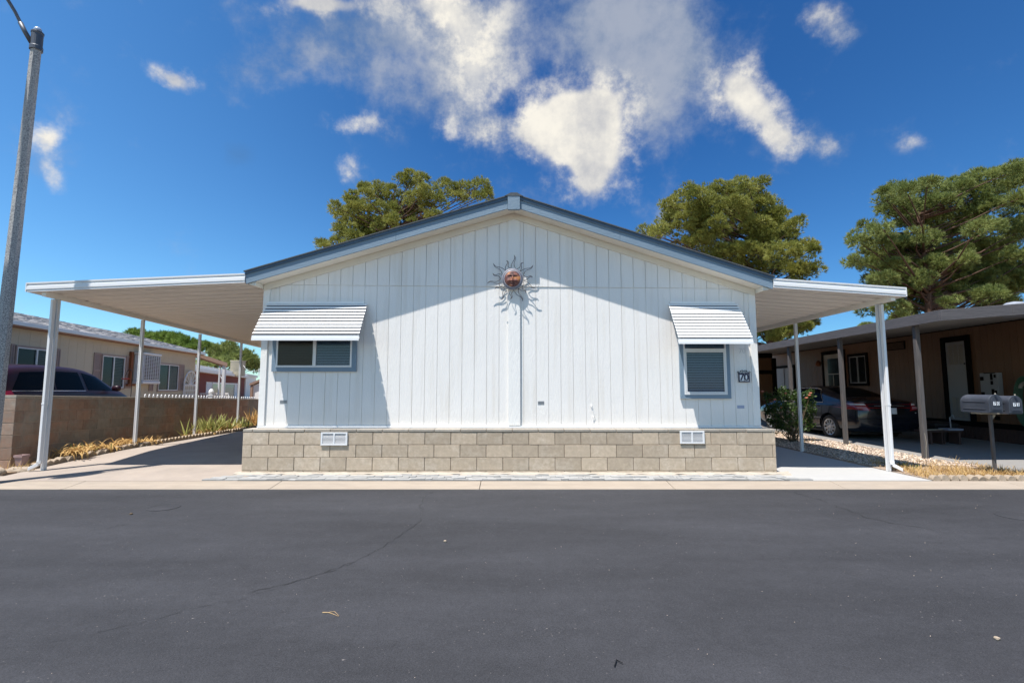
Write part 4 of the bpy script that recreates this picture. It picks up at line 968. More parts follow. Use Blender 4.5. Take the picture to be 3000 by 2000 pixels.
# ------------------------------------------------ strap leaved plants and dry grass
def blades(pts,n,lmin,lmax,w,lean,droop,seed,rad,segs=4):
    """n curved strap leaves growing from clump points; returns verts, quads"""
    rr=np.random.default_rng(seed); V=[];Fq=[]
    pts=np.asarray(pts,float); c=pts[rr.integers(0,len(pts),n)]+np.stack([rr.normal(0,rad,n),rr.normal(0,rad,n),np.zeros(n)],1)
    az=rr.random(n)*6.283; L=rr.uniform(lmin,lmax,n); ln=rr.uniform(lean[0],lean[1],n); dr=rr.uniform(droop[0],droop[1],n)
    pos=c.copy(); th=ln.copy(); h=np.stack([np.cos(az),np.sin(az)],1); side=np.stack([-np.sin(az),np.cos(az),np.zeros(n)],1)
    ww=w*(.6+.8*rr.random(n)); allv=[]
    for i in range(segs+1):
        f=i/segs; k=(ww*(1-f**1.8)*.5+.0006)[:,None]
        allv.append(pos-side*k); allv.append(pos+side*k)
        d=np.stack([h[:,0]*np.sin(th),h[:,1]*np.sin(th),np.cos(th)],1); pos=pos+d*(L/segs)[:,None]; th=th+dr/segs
    A=np.stack(allv,1); base=np.arange(n)[:,None,None]*(2*(segs+1))
    q=np.array([[2*i,2*i+1,2*i+3,2*i+2] for i in range(segs)])
    return A.reshape(-1,3),(q[None]+base).reshape(-1,4)
def clump(name,label,cat,pts,n,lmin,lmax,w,lean,droop,seed,rad,m,group=None,kind=None,parent=None,segs=4):
    V,Q=blades(pts,n,lmin,lmax,w,lean,droop,seed,rad,segs)
    o=npmesh(name,V,Q,m,parent=parent,nper=4)
    if parent is None: prop(o,label,cat,group,kind)
    return o
def iris(loc,label,seed,n,h,dry):
    t=thing('iris_clump',label,'plant',loc)
    x,y,z=loc; pts=[(x+r6.gauss(0,.16),y+r6.gauss(0,.25),z) for _ in range(9)]
    clump('leaf_blades',None,None,pts,int(n*.7),h*.6,h*1.08,.042,(.03,.5),(.1,1.3),seed,.03,'iris' if not dry else 'dryleaf',parent=t)
    clump('dry_blades',None,None,pts,int(n*.8),h*.4,h*.85,.022,(.1,.8),(.5,2.6),seed+1,.06,'dryleaf',parent=t)
iris((-8.15,13.4,.07),'green and yellow iris clump just behind the third carport post',31,80,.55,False)
iris((-8.30,14.1,.07),'tall green iris clump against the block wall between third and fourth posts',32,130,.62,False)
iris((-8.2,15.2,.06),'iris clump with fresh arching leaves at the fourth carport post',33,90,.5,False)
iris((-8.35,16.6,.05),'golden dried iris clump near the corner of the house',34,130,.75,True)
iris((-8.0,17.6,.05),'dried iris clump partly hidden by the corner of the house',35,90,.75,True)
iris((-7.98,9.35,.05),'small green iris tuft in the heap of dry leaves by the wall',36,26,.30,False)
pts=[(-7.98+r6.gauss(0,.10),r6.uniform(8.9,11.0),DZ(9.5)+.06+r6.random()*.06) for _ in range(60)]
clump('dry_leaf_heap','heap of curled straw coloured leaves over the edging stones','dry leaves',pts,620,.12,.30,.024,(.5,1.5),(.8,3.2),41,.05,'dryleaf',kind='stuff')
pts=[(r6.uniform(-8.7,-7.8),r6.uniform(7.75,8.6),.03) for _ in range(50)]+[(r6.uniform(-8.4,-7.9),r6.uniform(8.6,18),.05) for _ in range(120)]
clump('dead_grass','thin dead grass and weeds along the foot of the block wall','dry grass',pts,620,.06,.28,.006,(.1,1.3),(.1,1.2),42,.05,'drygrass',kind='stuff',segs=3)
# ================================================================== RIGHT SIDE
NH=Loc((12.1,13.0),(12.1+.069*10,23.0))        # wall line; outward = +Y (local)
t=NH.thing('brown_home','long brown mobile home in deep shade under its awning','house')
def bxy(mb,a,b,o0,o1,c,d): return mb.box(a,b,min(o0,o1),max(o0,o1),c,d)
ztopw=NH.hit(3000,934)[1]; zsill=NH.hit(2900,1244)[1]
w=MB(); bxy(w,-4.5,18,-.10,-.008,zsill,3.2); x=-4.5
while x<18: bxy(w,x+.004,min(x+.2,18)-.004,-.007,0,zsill,ztopw); x+=.2
w.build('wall','brown_wall',t)
m=MB(); bxy(m,-4.5,18,.001,.05,ztopw-.02,ztopw+.17); m.build('top_band','black_trim',t)
m=MB(); bxy(m,-4.5,18,.001,.035,zsill-.07,zsill+.06); m.build('base_band','black_trim',t)
m=MB(); bxy(m,-4.5,18,-.12,-.01,-.1,zsill-.071); 
x=-4.5
while x<18: bxy(m,x+.003,x+.097,-.009,.004,-.02,zsill-.075); x+=.1
m.build('brick_skirt','brick',t)
m=MB(); bxy(m,-4.5,18,-6,-.13,-.1,3.2); m.build('rear_wall','brown_wall',t)
def rwin(px0,px1,py0,py1,blind,split=True,fr='black_trim',wf=.10,lf='alu',glass='darkglass'):
    a=NH.hit(px0,py0); b=NH.hit(px1,py0); x0,x1=sorted((a[0],b[0])); zb=NH.hit(px1,py1)[1]; zt=NH.hit(px1,py0)[1]
    return hwin(x0,x1,zb,zt,t,.0,fr=fr,wf=wf,blind=blind,lf=lf,split=split,glass=glass)
# far window with pale curtain
w=rwin(2268,2328,1068,1146,None,wf=.12,lf='white_dull')
a=NH.hit(2272,1075); b=NH.hit(2322,1075); x0,x1=sorted((a[0],b[0])); m=MB(); k=26
for i in range(k):
    xa=x0+(x1-x0)*i/k; m.add([(xa,.0115+.008*(i%2),NH.hit(2300,1140)[1]),(xa+(x1-x0)/k,.0115+.008*((i+1)%2),NH.hit(2300,1140)[1]),(xa+(x1-x0)/k,.0115+.008*((i+1)%2),NH.hit(2300,1074)[1]),(xa,.0115+.008*(i%2),NH.hit(2300,1074)[1])],[(0,1,2,3)])
m.build('curtain','white_dull',w)
# window beside the door
rwin(2484,2542,1032,1130,None,wf=.10,lf='white_dull')
# entry door
a=NH.hit(2414,1040); b=NH.hit(2470,1040); x0,x1=sorted((a[0],b[0])); zt=a[1]; zb=zsill+.02
m=MB()
for (p,q,c,d) in ((x0-.12,x1+.12,zt,zt+.13),(x0-.12,x0,zb,zt),(x1,x1+.12,zb,zt)): bxy(m,p,q,.002,.05,c,d)
dr_=m.build('door_frame','black_trim',t,bevel=.003)
m=MB(); bxy(m,x0+.01,x1-.01,.005,.03,zb,zt-.01); d_=m.build('door','cream_plastic',dr_,bevel=.003)
xm0,xm1=x0+(x1-x0)*.22,x1-(x1-x0)*.22
m=MB(); bxy(m,xm0,xm1,.031,.036,zt-1.25,zt-.18); m.build('door_glass','darkglass',dr_)
m=MB(); bxy(m,xm0,xm1,.037,.042,zt-.80,zt-.76); bxy(m,(xm0+xm1)/2-.02,(xm0+xm1)/2+.02,.037,.0415,zt-1.24,zt-.81); m.build('door_muntin','cream_plastic',dr_)
# porch light
p=NH.hit(2407,1066); m=MB(); m.lathe([(.02,-.10),(.09,-.08),(.10,.02),(.06,.10),(.02,.14)],12,Matrix.Translation((p[0],.14,p[1]))); bxy(m,p[0]-.05,p[0]+.05,.002,.03,p[1]-.02,p[1]+.10); m.tube([(p[0],.03,p[1]+.08),(p[0],.14,p[1]+.14)],.012,6); m.build('porch_light','orange_wood',t)
# slot vent
a=NH.hit(2596,1005); b=NH.hit(2652,1007); x0,x1=sorted((a[0],b[0])); m=MB(); bxy(m,x0,x1,.002,.025,a[1]-.26,a[1]); v=m.build('wall_vent','black_trim',t)
m=MB()
for i in range(6): bxy(m,x0+.03,x1-.03,.026,.034,a[1]-.23+i*.035,a[1]-.215+i*.035)
m.build('vent_louvre','brown_wall',v)
# tall vented heater closet door
a=NH.hit(2770,995); b=NH.hit(2830,995); x0,x1=sorted((a[0],b[0])); zt=NH.hit(2800,1000)[1]; zb=NH.hit(2830,1232)[1]
m=MB()
for (p,q,c,d) in ((x0-.13,x1+.13,zt,zt+.14),(x0-.13,x0,zb-.0,zt),(x1,x1+.13,zb,zt)): bxy(m,p,q,.002,.06,c,d)
fr_=m.build('closet_frame','black_trim',t,bevel=.003)
m=MB(); bxy(m,x0+.015,x1-.015,.004,.035,zb,zt-.015); m.build('closet_door','white_dull',fr_,bevel=.004)
for (c,d) in ((zt-.62,zt-.10),(zb+.08,zb+.62)):
    m=MB()
    for cc in range(3):
        p=x0+.08+cc*(x1-x0-.16)/3; q=p+(x1-x0-.16)/3-.03; z=c
        while z<d: m.add([(p,.045,z),(q,.045,z),(q,.036,z+.02),(p,.036,z+.02),(p,.036,z),(q,.036,z)],[(0,1,2,3),(0,4,5,1)]); z+=.03
    m.build('door_louvre','cream_plastic',fr_)
m=MB(); m.lathe([(.012,0),(.02,.01),(.012,.03)],10,Matrix.Translation((x0+.05,.036,(zt+zb)/2+.45))@Matrix.Rotation(-math.pi/2,4,'X')); m.build('door_knob','black_trim',fr_)
# electric panel
a=NH.hit(2884,1093); b=NH.hit(2936,1093); x0,x1=sorted((a[0],b[0])); zt=a[1]; zb=zt-.78
m=MB(); bxy(m,x0,x1,.002,.12,zb,zt); pn=m.build('meter_panel','white_dull',t,bevel=.006)
m=MB()
for (u0,u1,v0,v1) in ((.02,.22,.12,.24),(.02,.22,.62,.74),(.60,.74,.02,.22),(.60,.74,.26,.38),(.62,.78,.50,.72),(.80,.92,.05,.15),(.80,.92,.55,.66),(.25,.9,-.012,.012),(.60,.8,.80,.92)):
    q=r6.uniform(-.01,.01); bxy(m,x1-(x1-x0)*u1,x1-(x1-x0)*u0,.121,.124,zt-(zt-zb)*v1+q,zt-(zt-zb)*v0+q)
m.build('peeled_patch','black_trim',pn)
p=NH.hit(2924,1224); m=MB(); bxy(m,p[0]-.06,p[0]+.06,.002,.02,p[1]-.05,p[1]+.05); m.build('outlet','black_trim',t)
# storage shed at the far end of the awning
ps=PY(2262,1100,21.); t2=thing('storage_shed','small brown shed with a black band at the far end of the awning','shed',(ps.x,21,0))
MB().box(ps.x-1.6,ps.x,21,23,-.1,2.75).build('wall','brown_wall',t2)
MB().box(ps.x-1.62,ps.x+.02,20.95,20.999,1.92,2.08).build('middle_band','black_trim',t2); MB().box(ps.x-1.62,ps.x+.02,20.95,20.999,2.6,2.8).build('top_band','black_trim',t2); MB().box(ps.x-.002,ps.x+.15,20.9,20.999,-.1,2.59).build('corner_post','black_trim',t2)
# awning on four timber posts
t=thing('timber_carport','long weathered timber carport with peeling square posts beside the brown home','carport',(7.78,9.44,0))
sl=.062; fx=lambda Y: 7.66+sl*(Y-9.44)
YA=8.72; zt0=PY(2774,910,YA).z; 
m=MB(); kk=.077
def zr(x,Y): return zt0-.18+kk*(x-fx(Y))
for (ya,yb) in ((YA,10.35),(10.355,13.4),(13.405,16.6),(16.605,19.8),(19.805,24)):
    vs=[]
    for y in (ya,yb): 
        X=fx(y); vs+=[(X-.02,y,zt0-.185),(X+.02,y,zt0-.185),(X+.02,y,zt0+.012),(X-.02,y,zt0+.012)]
    m.add(vs,[(0,1,2,3),(7,6,5,4)]+[(i,(i+1)%4,(i+1)%4+4,i+4) for i in range(4)])
X0=fx(YA)
for (xa,xb) in ((X0-.02,X0+1.25),(X0+1.255,12.3)):
    m.prism([(xa,zr(xa,YA)-.005),(xb,zr(xb,YA)-.005),(xb,zr(xb,YA)+.192),(xa,zr(xa,YA)+.192)],YA-.045,YA-.002)
m.build('fascia_board','wood_fascia',t,bevel=.004)
m=MB(); Y=YA; prof=[]
while Y<23.9: prof+=[(Y,0),(Y+.15,0),(Y+.17,.02),(Y+.2,.02),(Y+.22,0)]; Y+=.24
for (y,h) in prof:
    for X in (fx(y)+.021,fx(y)+4.6): m.v.append((X,y,zr(X,y)+.10+h))
    for X in (fx(y)+.021,fx(y)+4.6): m.v.append((X,y,zr(X,y)+.105+h))
for i in range(len(prof)-1): a=4*i; b=a+4; m.f+=[(a,a+1,b+1,b),(a+2,b+2,b+3,a+3)]
m.build('roof_panel','white_soffit',t)
m=MB(); q=PY(2972,893,10.3); m.lathe([(.20,-.25),(.20,.0),(.13,.05),(.02,.07)],20,Matrix.Translation((q.x,10.3,q.z))); m.build('roof_vent','steel_grey',t)
for i,Y in enumerate((9.44,11.88,14.35,16.9)):
    X=fx(Y)+.09; m=MB(); w=.041
    zf=-.02 if i else .0; m.box(X-w,X+w,Y-w,Y+w,zf-.1,zr(X,Y)+.10)
    po=m.build('post','wood_grey',t,bevel=.008)
    if i==0:
        m=MB(); m.tube([(X-.02,Y-w-.001,.0),(X-.01,Y-w-.001,.22),(X+.005,Y-w-.001,.33),(X-.015,Y-w-.001,.50)],.006,5); m.build('pale_crack','cream_plastic',po)
# things standing along the wall
p=NH.hit(2745,1250,.6)
q=PY(2745,1243,12.6); t=thing('storage_bin','dark plastic bin with a pipe handle against the brown home','bin',(q.x,12.6,-.02))
MB().add([(q.x+a*w_,12.6+b*w_,z) for w_,z in ((.22,-.03),(.27,.40),(.30,.41),(.30,.46),(.2,.50)) for a,b in ((-1,-1),(1,-1),(1,1),(-1,1))],[(3,2,1,0)]+[(4*i+j,4*i+(j+1)%4,4*i+4+(j+1)%4,4*i+4+j) for i in range(4) for j in range(4)]+[(16,17,18,19)]).build('bin_body','black_plastic',t,bevel=.01)
MB().tube([(q.x+.05,12.25,-.03),(q.x+.04,12.26,.62),(q.x+.12,12.27,.68),(q.x+.16,12.27,.60)],.014,6).build('pipe_handle','steel_grey',t)
MB().tube([(q.x-.12,12.318,.20),(q.x-.12,12.330,.20)],.035,12).build('round_badge','cream_plastic',t)
a=PY(2668,1240,12.3); b=PY(2772,1247,11.9); t=thing('low_bench','low dark bench with a blue grey board lying on it','bench',(b.x,12.0,0))
c=PY(2775,1250,11.85); d=PY(2818,1250,11.85)
MB().box(a.x,d.x+.03,11.88,12.22,.30,.34).build('seat','brick',t,bevel=.003)
for X in (a.x+.15,(a.x+d.x)/2,c.x-.05,d.x-.02): MB().box(X-.025,X+.025,11.9,12.18,-.03,.299).build('leg','brick',t)
t=prop(MB().box(c.x,d.x+.01,11.82,12.1,.342,.385).build('blue_board','grey_box',bevel=.004),'short blue grey board on the low bench','board')
t=prop(MB().tube([(a.x,11.84,.355),(c.x-.03,11.95,.358)],.014,6).build('pale_rod','cream_plastic'),'long pale rod lying along the low bench','rod')
# hose on a reel
p=NH.hit(2996,1143,.25); t=NH.thing('garden_hose','green garden hose coiled over a cream hanger at the right edge','hose')
m=MB(); 
for k in range(7):
    ph=k*.02; pts=[(p[0]-.0+(.20+.012*k)*math.cos(u),.10+.02*k,p[1]-.26+(.52+.01*k)*math.sin(u)) for u in [2*math.pi*i/24+ph for i in range(24)]]; m.tube(pts,.011,6,closed=True)
m.build('hose_coil','hose',t,smooth=True)
m=MB(); m.tube([(p[0]+.18*math.cos(u),.14,p[1]+.12*math.sin(u)+.05) for u in [math.pi*i/12 for i in range(13)]],.04,8); m.box(p[0]-.12,p[0]+.12,.002,.1,p[1]-.05,p[1]+.05); m.build('hanger','cream_plastic',t,smooth=False)
# ------------------------------------------------ mailboxes
def mailbox(cx,Yf,z0,num,label):
    t=thing('mailbox',label,'mailbox',(cx,Yf,z0),group='pair of grey mailboxes on one post')
    w,hh,L_=.098,.262,.50; r=w
    def arch(s=1.,zo=0.): 
        return [(cx-w*s,z0+zo)]+[(cx-w*s*math.cos(math.pi*i/16),z0+hh-r+ (r*s)*math.sin(math.pi*i/16)) for i in range(17)]+[(cx+w*s,z0+zo)]
    m=MB(); A=arch(); n=len(A)
    vs=[]; 
    for (y,s) in ((Yf,1),(Yf+L_-.07,1),(Yf+L_-.03,.94),(Yf+L_,.80)):
        for (x,z) in A: vs.append((cx+(x-cx)*s,y,z0+(z-z0)*(s if s<1 else 1)+ (1-s)*.05))
    fs=[tuple(range(n)),tuple(range(4*n-1,3*n-1,-1))]
    for k in range(3): fs+=[(k*n+i,k*n+(i+1)%n,(k+1)*n+(i+1)%n,(k+1)*n+i) for i in range(n)]
    m.add(vs,fs); m.build('box_body','mailbox',t,bevel=.004)
    m=MB()
    for z in (.045,.155):
        for s in (-1,1): m.tube([(cx+s*(w+.001),Yf+.05,z0+z),(cx+s*(w+.001),Yf+L_-.08,z0+z)],.006,6)
    m.box(cx-w-.004,cx+w+.004,Yf-.01,Yf+L_-.04,z0-.012,z0+.004); m.build('side_rib','mailbox',t)
    m=MB(); B=[(cx+(x-cx)*1.05,z0+(z-z0)*1.02) for x,z in A]; m.prism(B,Yf-.022,Yf-.002); d=m.build('door','mailbox',t,bevel=.006)
    m=MB(); B=[(cx+(x-cx)*.78,z0+.03+(z-z0)*.80) for x,z in A]; m.prism(B,Yf-.028,Yf-.0225); m.build('door_panel','mailbox',d,bevel=.002)
    m=MB(); m.box(cx-.055,cx+.055,Yf-.032,Yf-.0285,z0+.035,z0+.041); m.build('door_slot','mail_dark',d)
    m=MB(); m.prism([(cx-w*.25,z0+.245),(cx+w*.05,z0+.245),(cx+w*.75,z0+.105),(cx+w*.45,z0+.105)],Yf-.0315,Yf-.0285); m.build('painted_shadow','mail_dark',d)  # slanting cast shadow drawn on the door as a dark piece
    m=MB(); m.lathe([(.008,0),(.012,.008),(.006,.02)],10,Matrix.Translation((cx+.01,Yf-.012,z0+hh+.005))); m.build('latch','cream_plastic',d)
    for k,ch in enumerate(num):
        X=cx-.03+k*.055; a=MB().box(X-.019,X+.019,Yf-.035,Yf-.032,z0+.105,z0+.16).build('number_tile','tile',d)
        text_mb(ch,.062,.0008,(X,Yf-.0362,z0+.1325),(1,0,0),(0,0,1)).build('digit','mail_dark',a)
    return t
c1=PY(2916,1207,7.6); c2=PY(2974,1210,7.6)
mailbox(c1.x,7.6,c1.z,'70','grey arched mailbox numbered 70, the nearer one to the carport'); mailbox(c2.x,7.6,c2.z,'72','grey arched mailbox numbered 72, at the right edge')
q=PY(2900,1214,7.82); t=thing('mailbox_post','thin weathered post carrying a plank under the two mailboxes','post',(q.x+.01,7.82,0))
m=MB(); m.box(q.x-.016,q.x+.022,7.80,7.84,-.05,q.z+.01); m.build('post','wood_grey',t,bevel=.004)
a=PY(2854,1211,7.86); b=PY(2944,1211,7.86); m=MB(); m.box(a.x,b.x,7.74,7.92,c1.z-.036,c1.z-.013); m.build('plank','cream_plastic',t,bevel=.002)
m=MB(); m.prism([(q.x+.023,q.z-.07),(q.x+.075,q.z-.005),(q.x+.023,q.z-.005)],7.80,7.85); m.build('bracket','cream_plastic',t)
# ------------------------------------------------ gravel, dry grass, stones
gb=MB(); gb.prism([(6.125,7.40),(8.05,7.40),(7.86,9.0),(8.1,14),(8.6,24),(6.17,24),(6.09,8.4)],-.015,.018,'z'); struct(gb,'gravel_base','gravelbase')
rg=np.random.default_rng(8); P=[]
def inside(x,y): xr=7.88+.05*(y-9) if y>9 else 8.0; return 6.14<x<xr
while len(P)<15000:
    y=8.55+ (rg.random()**1.5)*8.5; x=rg.uniform(6.12,8.4)
    if inside(x,y) and (y>9.0 or rg.random()<(y-8.4)*1.6): P.append((x,y,.02+rg.random()*.012))
o=pebbles('gravel',P,.017,'gravel',9); prop(o,'white and tan gravel between the walkway and the neighbour driveway','gravel')
pts=[(r6.uniform(6.15,8.2),7.45+abs(r6.gauss(0,.75)),.02) for _ in range(900)]; pts=[p for p in pts if p[1]<9.2 and p[0]<8.1]
clump('dry_grass','straw coloured dry grass around the mailbox post and carport foot','dry grass',pts,4200,.04,.13,.006,(.2,1.45),(.2,1.4),51,.04,'drygrass',kind='stuff',segs=3)
pts=[(r6.uniform(6.15,7.9),r6.uniform(8.6,15),.02) for _ in range(160)]
clump('gravel_weeds','sparse dead weeds poking through the gravel','weeds',pts,420,.05,.14,.005,(.1,1.2),(.1,1.0),52,.03,'drygrass',kind='stuff',segs=3)
pts=[(6.55+r6.gauss(0,.06),8.5+r6.gauss(0,.15),.02) for _ in range(12)]
clump('green_weed','small dark green weed at the foot of the first right carport post','weed',pts,140,.05,.13,.012,(.3,1.4),(.2,1.4),53,.03,'rose',kind='stuff',segs=3)
for i in range(19):
    X=6.18+i*.137+r6.uniform(-.01,.01); rr=.058+r6.random()*.01; m=MB()
    m.lathe([(rr*.92,-.03),(rr,-.01),(rr,.05),(rr*.9,.062)],14,Matrix.Translation((X,7.42+r6.uniform(-.01,.01),.015))@Matrix.Rotation(R(90+r6.uniform(-12,12)),4,'X')@Matrix.Rotation(r6.random(),4,'Z'))
    o=m.build('edging_stone','stone',org=(X,7.42,0)); prop(o,'round grey edging stone in the row in front of the dry grass','edging stone','edging stones along the kerb')
# ------------------------------------------------ rose bush
def leaves(n,cent,sig,size,seed,elong=1.5,parent=None,m='rose',name='foliage',org=None):
    rr=np.random.default_rng(seed); c=cent; N=len(c)
    k=np.repeat(np.arange(N),n); P=np.asarray(c)[k]+rr.normal(0,1,(N*n,3))*np.asarray(sig)[k]
    T=P.shape[0]; a=rr.normal(0,1,(T,3)); a/=np.linalg.norm(a,axis=1)[:,None]; b=rr.normal(0,1,(T,3)); b-=a*(a*b).sum(1)[:,None]; b/=np.linalg.norm(b,axis=1)[:,None]
    s=(size*(.6+.8*rr.random(T)))[:,None]; nrm=np.cross(a,b)
    A=np.stack([P,P+a*s*.5*elong+b*s*.5+nrm*s*.12,P+a*s*elong,P+a*s*.5*elong-b*s*.5+nrm*s*.12],1)
    F_=np.arange(T)[:,None]*4+np.array([0,1,2,3])[None]
    return npmesh(name,A.reshape(-1,3),F_,m,parent=parent,nper=4)
B0=PY(2325,1288,12.4); t=thing('rose_bush','rose bush with dark leaves and a few faded blooms on the gravel strip','shrub',(B0.x,12.4,.0))
tw=MB(); cents=[];sigs=[]; rr=random.Random(77)
tips=[]
px_lobes=[(2268,1165,20),(2290,1150,18),(2310,1160,22),(2335,1158,16),(2350,1172,20),(2372,1160,10),(2372,1180,14),(2378,1205,12),(2370,1225,14),(2260,1190,20),(2285,1190,24),(2315,1195,24),(2340,1205,22),(2360,1235,18),(2272,1218,22),(2300,1225,24),(2330,1232,22),(2262,1238,14),(2285,1250,18),(2315,1255,16),(2345,1256,14),(2373,1245,9),(2245,1160,8),(2252,1205,10),(2372,1150,5)]
for (px,py,pr) in px_lobes:
    c=PY(px,py,12.4+rr.uniform(-.35,.35)); r_=pr*12.4/F; tips.append(c)
    for _ in range(int(7+pr*.5)): 
        d=Vector((rr.gauss(0,1),rr.gauss(0,1),rr.gauss(0,.8))).normalized()*r_*rr.uniform(.3,1); cents.append(tuple(c+d)); sigs.append((.035,.035,.035))
for c in tips:
    b=Vector((B0.x+rr.uniform(-.08,.08),12.4+rr.uniform(-.08,.08),.0)); mid=b.lerp(c,.5)+Vector((rr.gauss(0,.05),rr.gauss(0,.05),-.02)); tw.tube([b,b.lerp(mid,.5)+Vector((0,0,.02)),mid,c],[.012,.010,.008,.004],5)
tw.build('stems','rosetwig',t)
leaves(13,cents,np.array(sigs),.036,61,parent=t)
for (px,py) in ((2289,1194),(2301,1152),(2371,1158),(2362,1166),(2233,1147),(2374,1152),(2270,1170)):
    c=PY(px,py,12.05); m=MB()
    for k in range(9):
        a=k*2.4; q=.010+.0022*k; m.lathe([(.012+.002*(k%3),-.012),(.018,.0),(.010,.014)],6,Matrix.Translation(c+Vector((q*math.cos(a),q*math.sin(a),(k%3)*.006)))@Matrix.Rotation(a,4,'X'))
    m.build('bloom','rosebloom',t)
# ================================================================== CARS
from mathutils.bvhtree import BVHTree
def car_body(st,paint,t,wheels,r):
    """lofted, subdivided shell with wheel arches cut"""
    sec=[]
    for (x,zb,hw,zs,zr_,rw) in st:
        H_=[(0,zb),(hw*.80,zb),(hw*.95,zb+.07),(hw*1.0,zb+(zs-zb)*.38),(hw*1.0,zb+(zs-zb)*.72),(hw*.965,zs-.015),(hw*.925,zs+.012),(rw+(hw*.925-rw)*.5,zs+(zr_-zs)*.52),(rw+.02,zr_-.075*min(1,(zr_-zs)/.3)),(rw*.8,zr_-.012),(0,zr_)]
        ring=[(x,y,z) for y,z in H_]+[(x,-y,z) for y,z in H_[-2:0:-1]]
        sec.append(ring)
    n=len(sec[0]); vs=[v for s in sec for v in s]; fs=[]
    for i in range(len(sec)-1): fs+=[(i*n+j,i*n+(j+1)%n,(i+1)*n+(j+1)%n,(i+1)*n+j) for j in range(n)]
    k=n//2
    for (b,fl) in ((0,False),((len(sec)-1)*n,True)):
        for j in range(k):
            q=(b+j,b+j+1,b+(n-j-1)%n,b+(n-j)%n)
            q=tuple(dict.fromkeys(q)); 
            if len(q)>2: fs.append(q if fl else q[::-1])
    me=bpy.data.meshes.new('body'); me.from_pydata(vs,[],fs); bm=bmesh.new(); bm.from_mesh(me); bmesh.ops.recalc_face_normals(bm,faces=bm.faces); bm.to_mesh(me); bm.free()
    o=bpy.data.objects.new('body',me); col.objects.link(o); s=o.modifiers.new('s','SUBSURF'); s.levels=2; s.render_levels=2
    dg=bpy.context.evaluated_depsgraph_get(); me2=bpy.data.meshes.new_from_object(o.evaluated_get(dg)); bm=bmesh.new(); bm.from_mesh(me2); bvh=BVHTree.FromBMesh(bm); bm.free()
    o.modifiers.clear(); o.data=me2
    cut=[]
    for wx in wheels:
        for sy in (-1,1):
            m=MB(); m.tube([(wx,sy*.60,r),(wx,sy*1.2,r)],r+.055,36); c=m.build('cut',None); cut.append(c)
            b=o.modifiers.new('b','BOOLEAN'); b.operation='DIFFERENCE'; b.object=c; b.solver='EXACT'
    bpy.context.view_layer.update(); dg=bpy.context.evaluated_depsgraph_get(); me3=bpy.data.meshes.new_from_object(o.evaluated_get(dg)); o.modifiers.clear(); o.data=me3; me3.materials.clear(); me3.materials.append(M[paint]); me3.name='body'
    for c in cut: bpy.data.objects.remove(c)
    me3.polygons.foreach_set('use_smooth',[True]*len(me3.polygons)); me3.set_sharp_from_angle(angle=R(38))
    o.parent=t; ORG[o.name]=Vector((0,0,0)); return o,bvh
def patch(name,m,t,bvh,corners,axis,side,nu=12,nv=8,off=.004,smooth=True):
    """four-cornered piece laid onto the shell; corners in (a,b) of the plane seen along axis"""
    V=[];Fc=[]
    for i in range(nu+1):
        for j in range(nv+1):
            u=i/nu; v=j/nv; c=[Vector(q) for q in corners]; p=(c[0]*(1-u)+c[1]*u)*(1-v)+(c[3]*(1-u)+c[2]*u)*v
            if axis=='y': o_=Vector((p.x,side*3,p.y)); d=Vector((0,-side,0))
            elif axis=='x': o_=Vector((side*8,p.x,p.y)); d=Vector((-side,0,0))
            else: o_=Vector((p.x,p.y,4)); d=Vector((0,0,-1))
            h=bvh.ray_cast(o_,d)
            if h[0] is None: V.append(None); continue
            nn=h[1]; nn=nn if nn.dot(d)<0 else -nn; V.append(h[0]+nn*off)
    idx={};vs=[]
    for k,v in enumerate(V):
        if v is not None: idx[k]=len(vs); vs.append(v)
    for i in range(nu):
        for j in range(nv):
            q=[i*(nv+1)+j,(i+1)*(nv+1)+j,(i+1)*(nv+1)+j+1,i*(nv+1)+j+1]
            if all(k in idx for k in q): Fc.append([idx[k] for k in q])
    mb=MB().add(vs,Fc); return mb.build(name,m,t,smooth=True)
def wheel(t,x,y,r,side,spokes,w=.21):
    rot=Matrix.Translation((x,y,r))@Matrix.Rotation(-side*math.pi/2,4,'X')
    a=MB(); a.lathe([(r*.66,-w),(r*.93,-w),(r,-w*.85),(r,-w*.15),(r*.97,-.01),(r*.88,.004),(r*.70,.0),(r*.66,-.02)],40,rot)
    # tread grooves
    for k in range(48):
        an=2*math.pi*k/48; c=Matrix.Translation((x,y,r))@Matrix.Rotation(-side*math.pi/2,4,'X')@Matrix.Rotation(an,4,'Z'); a.box(r*.995,r*1.008,-.012,.008,-w*.82,-w*.18,c)
    o=a.build('wheel','rubber',t); 
    rm=MB(); rm.lathe([(.02,-.004),(.05,-.002),(.06,-.012),(r*.55,-.018),(r*.62,-.006),(r*.67,.002),(r*.69,-.01),(r*.66,-.04)],40,rot); 
    rm.build('rim','rim',o,smooth=False)
    sp=MB()
    for k in range(spokes):
        an=2*math.pi*k/spokes; c=rot@Matrix.Rotation(an,4,'Z')
        # dark windows of the wheel cover
        vs=[Vector((r*.36,-r*.035,-.0085)),Vector((r*.60,-r*.075,-.0045)),Vector((r*.60,r*.075,-.0045)),Vector((r*.36,r*.035,-.0085))]; sp.add([c@(v+Vector((0,0,.002))) for v in vs],[(0,1,2,3)])
    for k in range(5):
        an=2*math.pi*(k+.5)/5; c=rot@Matrix.Rotation(an,4,'Z'); sp.lathe([(.009,-.005),(.009,.001)],8,c@Matrix.Translation((r*.20,0,-.002)))
    sp.build('rim_openings','black_gloss',o)
    rp_=MB(); 
    for k in range(spokes):
        an=2*math.pi*(k+.5)/spokes; c=rot@Matrix.Rotation(an,4,'Z'); rp_.box(r*.18,r*.61,-r*.03,r*.03,-.012,.002,c)
    rp_.build('spokes','rim',o,bevel=.004)
    return o
